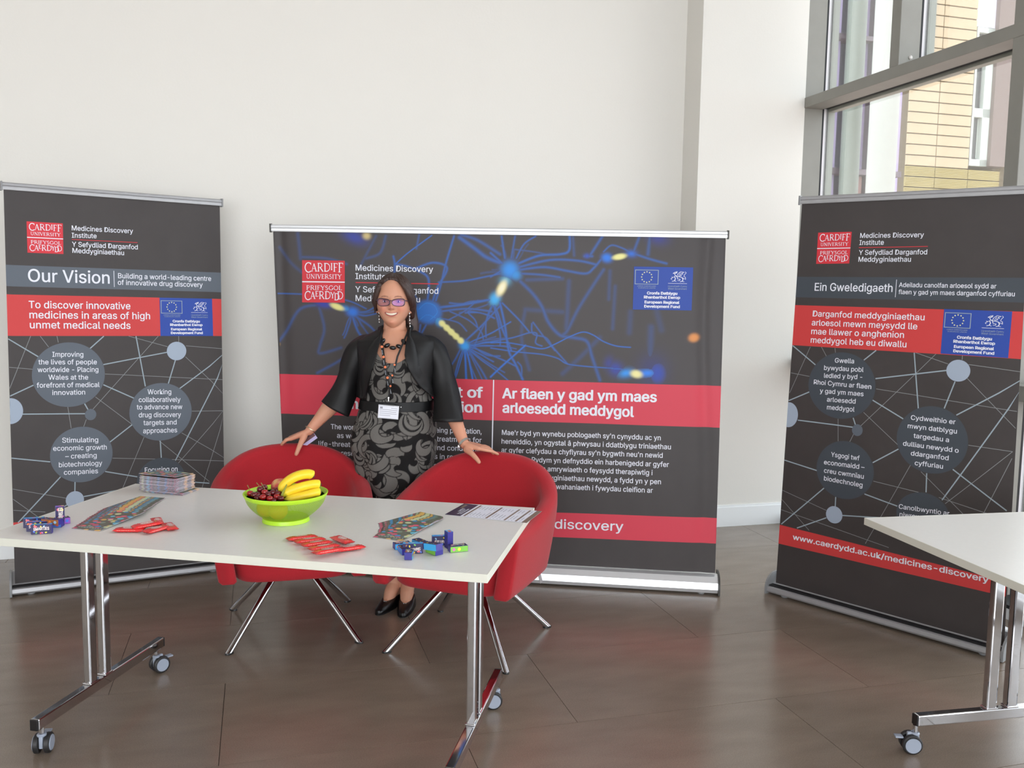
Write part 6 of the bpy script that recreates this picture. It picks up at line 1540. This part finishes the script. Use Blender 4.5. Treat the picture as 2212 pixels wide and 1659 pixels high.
# printed scroll and leaf motifs: grey strokes of swelling width on black, laid out over the cloth
zz_ = np.array([[p_.z for p_ in r_] for r_ in rows]).ravel(); tt_ = np.tile(2*PI*np.arange(NTH)/NTH, len(rows)); tt_ = np.where(tt_ > PI, tt_-2*PI, tt_)
ss_ = tt_*.175; dc = np.zeros((len(zz_), 3)); BLK = np.array(srgb(25, 23, 23)[:3]); GRY = np.array(srgb(104, 101, 97)[:3]); dc[:] = BLK
rg = np.random.RandomState(11)
def motif(s0, z0, a0, R, span, w0, curl=0.0, rib=False):
    n_ = 26; pts = []; x, y, a = s0, z0, a0
    for i in range(n_+1):
        pts.append((x, y)); k = i/n_; st_ = R*span/n_; a += span/n_*(1+curl*k*2); x += st_*math.cos(a); y += st_*math.sin(a)
    P_ = np.array(pts); lo = P_.min(0)-w0*1.6-.004; hi = P_.max(0)+w0*1.6+.004
    m_ = np.where((ss_ > lo[0]) & (ss_ < hi[0]) & (zz_ > lo[1]) & (zz_ < hi[1]))[0]
    if len(m_) == 0: return
    best = np.full(len(m_), 9.0); bt = np.zeros(len(m_))
    for i in range(n_):
        (x0, y0), (x1, y1) = pts[i], pts[i+1]; dx, dy = x1-x0, y1-y0; t_ = np.clip(((ss_[m_]-x0)*dx+(zz_[m_]-y0)*dy)/(dx*dx+dy*dy+1e-12), 0, 1)
        d_ = np.hypot(ss_[m_]-x0-t_*dx, zz_[m_]-y0-t_*dy); u_ = d_ < best; best[u_] = d_[u_]; bt[u_] = (i+t_[u_])/n_
    w_ = w0*np.sin(PI*np.clip(bt*.96+.02, 0, 1))**.75
    k = np.clip((w_+.0045-best)/.002, 0, 1)[:, None]; dc[m_] = dc[m_]*(1-k)+BLK*k
    k = np.clip((w_-best)/.0016+.3, 0, 1)[:, None]; dc[m_] = dc[m_]*(1-k)+GRY*k
    if rib:
        k = np.clip((.26*w_-best)/.0015, 0, 1)[:, None]; dc[m_] = dc[m_]*(1-k)+BLK*k
gr_ = .054
for iz in range(-1, 20):
    for ix in range(-11, 12):
        s0 = (ix+.5*(iz % 2)+rg.uniform(-.28, .28))*gr_; z0 = .40+(iz+rg.uniform(-.28, .28))*gr_*.86; R = rg.uniform(.030, .066); sp_ = rg.choice((-1, 1))*rg.uniform(1.5, 3.6)
        motif(s0, z0, rg.uniform(0, 2*PI), R*(1 if sp_ > 0 else -1), sp_, rg.uniform(.012, .023), curl=rg.uniform(0, .5), rib=rg.rand() < .35)
q.c = [(r, g, b, 1) for r, g, b in dc]
dress = q.build('dress', M_dress, her, smooth=True, colattr=True)
sol = lambda o, t_: (setattr(o.modifiers.new('t', 'SOLIDIFY'), 'thickness', t_))
sol(dress, .003)
q = MB(); q.loft([[bpt(2*PI*k/NTH, z, .0095+e_) for k in range(0, NTH, 4)] for z, e_ in ((zB0, .0), (zB0+.001, .002), (zB1-.001, .002), (zB1, 0))], True, False)
bl_ = q.build('belt', M_belt, her, smooth=.6); sol(bl_, .002)
P_ = bpt(.14, (zB0+zB1)/2, .014); MB().lathe(P_+Vector((.004, -.001, .002)), [(0, .001), (.0022, .0012), (.0030, .0), (.0030, -.002)], 14, (Vector((1, 0, 0)), Z, Vector((0, -1, 0)))).build('belt_eyelet', mat('silver', srgb(210, 210, 210), .2, metal=1), bl_)
# jacket body
LED = [(zpx(857), 786), (zpx(848), 788), (zpx(800), 799), (zpx(764), 812), (zpx(740), 819), (zpx(718), 826)]
RED = [(zpx(866), 955), (zpx(858), 943), (zpx(845), 926), (zpx(827), 905), (zpx(805), 890), (zpx(788), 881), (zpx(762), 873.5), (zpx(740), 876), (zpx(722), 880)]
def edge_th(tab, z, extra):
    px = curve(tab, z)[0]; cx_, hw, f_, b_ = prof_at(z, extra); cp = proj(Vector((cx_, BY-f_, z)))[0]; ppm = F_PX/(BY-f_)
    k = max(-.995, min(.995, (px-cp)/ppm/hw)); return math.copysign(math.asin(min(.999, abs(k)**(1/.86))), k)
zJ0 = zpx(858); zJ1 = PROF[-1][0]; q = MB(); rows = []; NJ = 90
for i in range(46):
    l = i/45; row = []
    for k in range(NJ+1):
        # angle from the right front edge round the back to the left front edge
        zt = zJ1; u = k/NJ
        z0 = zpx(866) if u < .12 else zJ0
        z = z0+(zt-z0)*l; ex = .017+.005*(1-l)*(1+.6*math.sin(u*40))*.6
        ex += .004*math.sin(u*22+z*20)*(1-l)+.022*max(0, 1-u/.22)*(1-l)+.004*math.sin(u*60+z*9)*(1-l)**2
        a0 = edge_th(RED, z, ex); a1 = 2*PI+edge_th(LED, z, ex); row.append(bpt(a0+(a1-a0)*u, z, ex))
    rows.append(row)
q.loft(rows, False, False); jk = q.build('jacket', M_sat, her, smooth=True); sol(jk, .004)
# shawl collar along the front edges and round the neck
for tab, sg, nm in ((LED, -1, 'left'), (RED, 1, 'right')):
    zs_ = [zpx(r) for r in ((850, 835, 815, 795, 775, 758, 745, 732, 722, 715, 709) if sg < 0 else (856, 842, 826, 808, 790, 772, 756, 742, 730, 720, 712, 706))]
    inner, outer = [], []
    for i, z in enumerate(zs_):
        zz_ = min(z, PROF[-1][0]); th = edge_th(tab, zz_, .022); w_ = (.008+.042*math.sin(PI*min(1, (i+.6)/(len(zs_)*.78)))**.8) if i < len(zs_)-1 else .02
        P0 = bpt(th, zz_, .026); P1 = bpt(th+sg*w_/.15, zz_-.004, .028); P0.z = z; P1.z = z-.006
        if z > PROF[-1][0]: P0 += Vector((0, .012, 0)); P1 += Vector((0, .012, 0))
        inner.append(P0); outer.append(P1)
    q = MB(); rings = [[a_, a_.lerp(b_, .5)+Vector((0, -.006, 0)), b_, b_+Vector((0, .006, 0)), a_.lerp(b_, .5)+Vector((0, .004, 0)), a_+Vector((0, .006, 0))] for a_, b_ in zip(inner, outer)]
    q.loft(rings); q.build('collar', M_sat, jk, smooth=1.2)
cb = MB(); pts = [PX_(824, 728, 4.12), PX_(824, 716, 4.15), PX_(822, 711, 4.20), PX_(830, 708, 4.262), PX_(853, 706, 4.285), PX_(877, 706, 4.262), PX_(886, 708, 4.20), PX_(884, 714, 4.15), PX_(881, 728, 4.115)]
cb.tube(pts, [.003, .009, .014, .017, .018, .017, .016, .010, .003], 12, round_ends=True); cb.build('collar', M_sat, jk, smooth=True)
def sleeve(pts, rad, cuffdir):
    n = len(pts); q = MB(); rings = []
    T = [(pts[min(i+1, n-1)]-pts[max(0, i-1)]).normalized() for i in range(n)]; T[-1] = cuffdir.normalized()
    for i in range(n):
        U = T[i].cross(Vector((0, 1, 0))).normalized(); V = T[i].cross(U)
        rings.append([pts[i]+U*(rad[i][0]*math.cos(a)*(1+.06*math.sin(3*a+i*1.9)+.045*math.sin(5*a-i*2.3)))+V*(rad[i][1]*math.sin(a)) for a in [2*PI*k/40 for k in range(40)]])
    # refine along
    R = []
    for i in range(n-1):
        for k in range(5):
            t_ = k/5; p0 = rings[max(0, i-1)]; p1 = rings[i]; p2 = rings[i+1]; p3 = rings[min(n-1, i+2)]
            R.append([.5*((2*b)+(c_-a)*t_+(2*a-5*b+4*c_-d_)*t_*t_+(3*b-a-3*c_+d_)*t_**3)+((b-c_).normalized().cross(Vector((0, 1, 0))))*0 for a, b, c_, d_ in zip(p0, p1, p2, p3)])
    R.append(rings[-1]); q.loft(R, True, False); o = q.build('sleeve', M_sat, jk, smooth=True); sol(o, .0035); return o
sleeve([PX_(812, 733, 4.21), PX_(792, 744, 4.21), PX_(773, 762, 4.21), PX_(763, 788, 4.21), PX_(753, 815, 4.215), PX_(743, 846, 4.215), PX_(727, 884, 4.19)],
       [(.030, .045), (.052, .058), (.060, .062), (.056, .060), (.054, .058), (.062, .062), (.073, .066)], Vector((-.47, -.05, -.88)) + Vector((.0, 0, 0)))
sleeve([PX_(905, 735, 4.20), PX_(923, 745, 4.20), PX_(940, 762, 4.20), PX_(951, 790, 4.19), PX_(957, 825, 4.18), PX_(965, 864, 4.15), PX_(971, 910, 4.095)],
       [(.030, .045), (.048, .055), (.056, .062), (.056, .060), (.058, .060), (.064, .062), (.071, .068)], Vector((.03, -.1, -1)))
# ---- shoes
M_shoe = mat('black_leather_shoe', srgb(14, 13, 13), .32, spec=.5)
for A_, rz, nm in ((LA, -.30, 0), (RA, -.02, 1)):
    d_ = Vector((math.sin(rz), -math.cos(rz), 0)); s_ = Vector((math.cos(rz), math.sin(rz), 0)); c0 = Vector((A_.x, A_.y, 0))+Vector((0, .0, 0))
    def out(k, off=0.0):
        a = 2*PI*k/48; l = math.cos(a); w_ = math.sin(a); L_ = .188 if l > 0 else .062
        wid = .0415 if l > 0 else .034; wl = wid*(1-.10*max(0, l)**3)*(.96+.04*l)
        return (L_-off)*math.copysign(abs(l)**.82, l), (wl-off)*math.copysign(abs(w_)**.86, w_)
    def ring(off, zf):
        r_ = []
        for k in range(48):
            l, w_ = out(k, off); r_.append(c0+d_*l+s_*w_+Z*zf(l))
        return r_
    def opening(k):
        a = 2*PI*k/48; l = math.cos(a); w_ = math.sin(a); L_ = .092 if l > 0 else .058; return L_*l, .0335*w_*(1-.15*max(0, l))
    q = MB(); hz = lambda l: .050 if l < .02 else .050-.006*min(1, (l-.02)/.06)
    rings = [ring(.006, lambda l: .0), ring(0, lambda l: .004), ring(0, lambda l: .010), ring(.001, lambda l: .022 if l > .1 else .030)]
    for t_ in (.35, .7, 1.0):
        r_ = []
        for k in range(48):
            l0, w0 = out(k, .003); l1, w1 = opening(k); z_ = (.024 if l0 > .1 else .032); zt = hz(l1)
            kk = t_; l = l0+(l1-l0)*kk; w_ = w0+(w1-w0)*kk; r_.append(c0+d_*l+s_*w_+Z*(z_+(zt-z_)*math.sin(kk*PI/2)))
        rings.append(r_)
    q.loft(rings, True, False); q.f.append(tuple(range(47, -1, -1)))
    sh_ = q.build('shoe', M_shoe, her, smooth=1.0); sol(sh_, .0015)
    so = MB(); so.loft([ring(-.001, lambda l: 0.0), ring(-.001, lambda l: .004)]); so.build('sole', M_rub, sh_)
    st = MB()
    for i in range(2): st.box(c0+d_*.105+s_*(-.005+.010*i)+Z*.0415, .0028, .0014, .005)
    st.build('shoe_trim', mat('silver', srgb(210, 210, 210), .2, metal=1), sh_)
# ---- jewellery, lanyard, badge
M_silver = mat('silver', srgb(210, 210, 210), .2, metal=1); M_bead = mat('black_glass_bead', srgb(16, 15, 16), .22, spec=.6)
nk = MB()
for px, py, y, rot in ((827, 737, 4.115, -.9), (836, 746.5, 4.088, -.55), (848.5, 751.5, 4.075, 0.05), (862, 748.5, 4.080, .45), (872, 738.5, 4.10, .9)):
    r_ = Matrix.Rotation(rot, 3, 'Y').to_3x3(); MB().ball(PX_(px, py, y), .0155, .009, .0095, 14, 10, Matrix.Rotation(-rot*-1, 3, 'Y')).build('bead', M_bead, her, smooth=True)
M_lan = mat('black_lanyard', srgb(20, 19, 20), .6); M_ora = mat('lanyard_orange_dot', srgb(226, 116, 62), .5); M_ltx = mat('lanyard_pale_text', srgb(170, 176, 184), .6)
def front_pt(px, py, lift=.012):
    z = zpx(py, 4.08); cx_, hw, f_, b_ = prof_at(min(z, PROF[-1][0]), .008); y = BY-f_
    for _ in range(3):
        P_ = aY(px, py, y); cx_, hw, f_, b_ = prof_at(min(P_.z, PROF[-1][0]), .008); k = max(-1, min(1, (P_.x-cx_)/hw)); y = BY-f_*(1-abs(k)**2.3)**.42-lift*.5
    return aY(px, py, y-lift*.5)
def ribbon(rows, w, name, m, parent):
    pts = [front_pt(*r_) if len(r_) == 2 else PX_(*r_) for r_ in rows]; S_ = []
    for a, b in zip(pts, pts[1:]):
        for k in range(4): S_.append(a.lerp(b, k/4))
    S_.append(pts[-1]); q = MB(); rings = []
    for i, p_ in enumerate(S_):
        d_ = (S_[min(i+1, len(S_)-1)]-S_[max(0, i-1)]).normalized(); u = d_.cross(Vector((0, 1, 0))).normalized(); t2 = Vector((0, .0012, 0))
        rings.append([p_-u*w/2, p_+u*w/2, p_+u*w/2+t2, p_-u*w/2+t2])
    q.loft(rings); return q.build(name, m, parent), S_
lan, SL = ribbon([(823, 714, 4.165), (823.5, 727, 4.115), (825, 745), (828.5, 770), (832, 795), (836, 818), (841, 840)], .0125, 'lanyard', M_lan, her)
lan2, SR = ribbon([(884, 706, 4.165), (879, 722, 4.12), (869, 745), (858.5, 770), (853.5, 792), (848, 815), (842, 840)], .0085, 'lanyard', M_lan, her)
def dots(l_o, rows, r_=.0058):
    for px, py in rows:
        P_ = front_pt(px, py, .020); a_ = MB().lathe(P_, [(0, .0005), (r_, .0004), (r_, -.0006)], 16, (Vector((1, 0, 0)), Z, Vector((0, -1, 0)))); a_.build('orange_dot', M_ora, l_o)
        tx = MB(); rnd = random.Random(int(py))
        for k in range(6): tx.box(front_pt(px+(.25*(k)), py+8+k*1.6, .020), .0030+rnd.random()*.0012, .0003, .0016)
        tx.build('printed_name', M_ltx, l_o)
dots(lan, [(825, 749), (828.5, 771), (832, 793), (837, 816)]); dots(lan2, [(852.3, 788), (847.5, 811), (843.5, 834)], .0045)
hb, _ = ribbon([(841.5, 838), (840.5, 848), (839.5, 857)], .006, 'lanyard', M_lan, her)
clip = MB(); c_ = front_pt(839.3, 864, .022); clip.box(c_, .005, .003, .014, bev=.001); clip.lathe(c_+Vector((0, 0, .010)), [(.0035, -.001), (.0045, 0), (.0035, .001)], 12, (Vector((1, 0, 0)), Z, Vector((0, -1, 0)))); clip.build('clip', M_silver, her)
bc_ = front_pt(839, 890, .030); rx_ = Matrix.Rotation(.07, 3, 'Y'); AXB = (rx_ @ Vector((1, 0, 0)), Vector((0, 1, 0)), rx_ @ Z)
bd = MB().box(bc_, .094, .0018, .062, AXB, .0008).build('name_badge', mat('clear_badge_holder', srgb(206, 208, 214), .25), her)
MB().box(bc_+Vector((0, -.0012, -.001)), .088, .0006, .052, AXB).build('badge_card', mat('badge_card', srgb(224, 226, 234), .4), bd)
MB().box(bc_+AXB[2]*.033+Vector((0, 0, 0)), .050, .003, .006, AXB, .001).build('badge_slot', M_blk, bd)
tx = MB()
for i, (x0, x1) in enumerate(((.012, .040), (-.040, .040), (-.040, .036), (-.040, .0385), (-.040, .010))): tx.box(bc_+AXB[0]*((x0+x1)/2)+AXB[2]*(.018-.0085*i)+Vector((0, -.0017, 0)), x1-x0, .0002, .0020, AXB)
tx.box(bc_+AXB[0]*(-.033)+AXB[2]*(.018)+Vector((0, -.0017, 0)), .012, .0002, .009, AXB); tx.build('badge_print', M_gtxt, bd)
# earrings
for px, rows, y in ((818.5, (676, 683, 690, 696), 4.165), (884.5, (677, 684, 692, 699, 705), 4.165)):
    q = MB()
    for i, r_ in enumerate(rows): q.ball(PX_(px+.3*i, r_, y), .0032, .0032, .0048 if i % 2 else .0070, 8, 6)
    q.tube([PX_(px, rows[0]-5, y), PX_(px, rows[-1], y)], .0007, 6); q.build('earring', M_silver, her, smooth=True)
# bracelet and watch
def band(c_, d_, r1, w_, name, m, tilt=None):
    d_ = d_.normalized(); U = d_.cross(Vector((0, 1, 0))).normalized(); V = d_.cross(U); q = MB(); prof = [(r1, -w_/2), (r1+.002, -w_/2), (r1+.0025, 0), (r1+.002, w_/2), (r1, w_/2)]
    q.loft([[c_+U*(r_*math.cos(2*PI*k/32)*1.05)+V*(r_*math.sin(2*PI*k/32))+d_*h_ for k in range(32)] for r_, h_ in prof], True, False); return q.build(name, m, her, smooth=.9)
dl = (LW-LE).normalized(); band(LW-dl*.008, dl+Vector((.35, 0, .35)), .0240, .004, 'bracelet', mat('gold_silver_chain', srgb(200, 180, 150), .3, metal=.9)); 
dr_ = (RW-RE).normalized(); wt = band(RW-dr_*.004, dr_+Vector((.25, 0, .2)), .0262, .011, 'watch', mat('brushed_watch_steel', srgb(176, 174, 168), .35, metal=.7))
MB().box(RW-dr_*.004+Vector((-.022, -.014, -.012)), .012, .005, .013, bev=.002).build('watch_clasp', M_silver, wt)
# leaflet held behind the hand
hl_ = thing('held_leaflet', 'folded leaflet with maroon edge held in the woman\'s right hand', 'leaflet', PX_(669, 950, 4.20))
a_, b_ = PX_(655, 962, 4.19), PX_(683, 942, 4.20); X_ = (b_-a_).normalized(); Y_ = Vector((0, 1, 0)); Z_ = X_.cross(Y_); Z_ = -Z_ if Z_.z < 0 else Z_
pg = MB().box(a_.lerp(b_, .5)+Z_*.004, (b_-a_).length, .0030, .030, (X_, (Y_-X_*X_.dot(Y_)).normalized(), Z_)).build('pages', mat('lilac_page', srgb(190, 180, 220), .5), hl_)
MB().box(a_.lerp(b_, .5)+Z_*.012-Y_*.002, (b_-a_).length*.96, .0008, .016, (X_, (Y_-X_*X_.dot(Y_)).normalized(), Z_)).build('maroon_band', mat('maroon_print', srgb(92, 36, 40), .5), hl_)
bpy.context.view_layer.update()
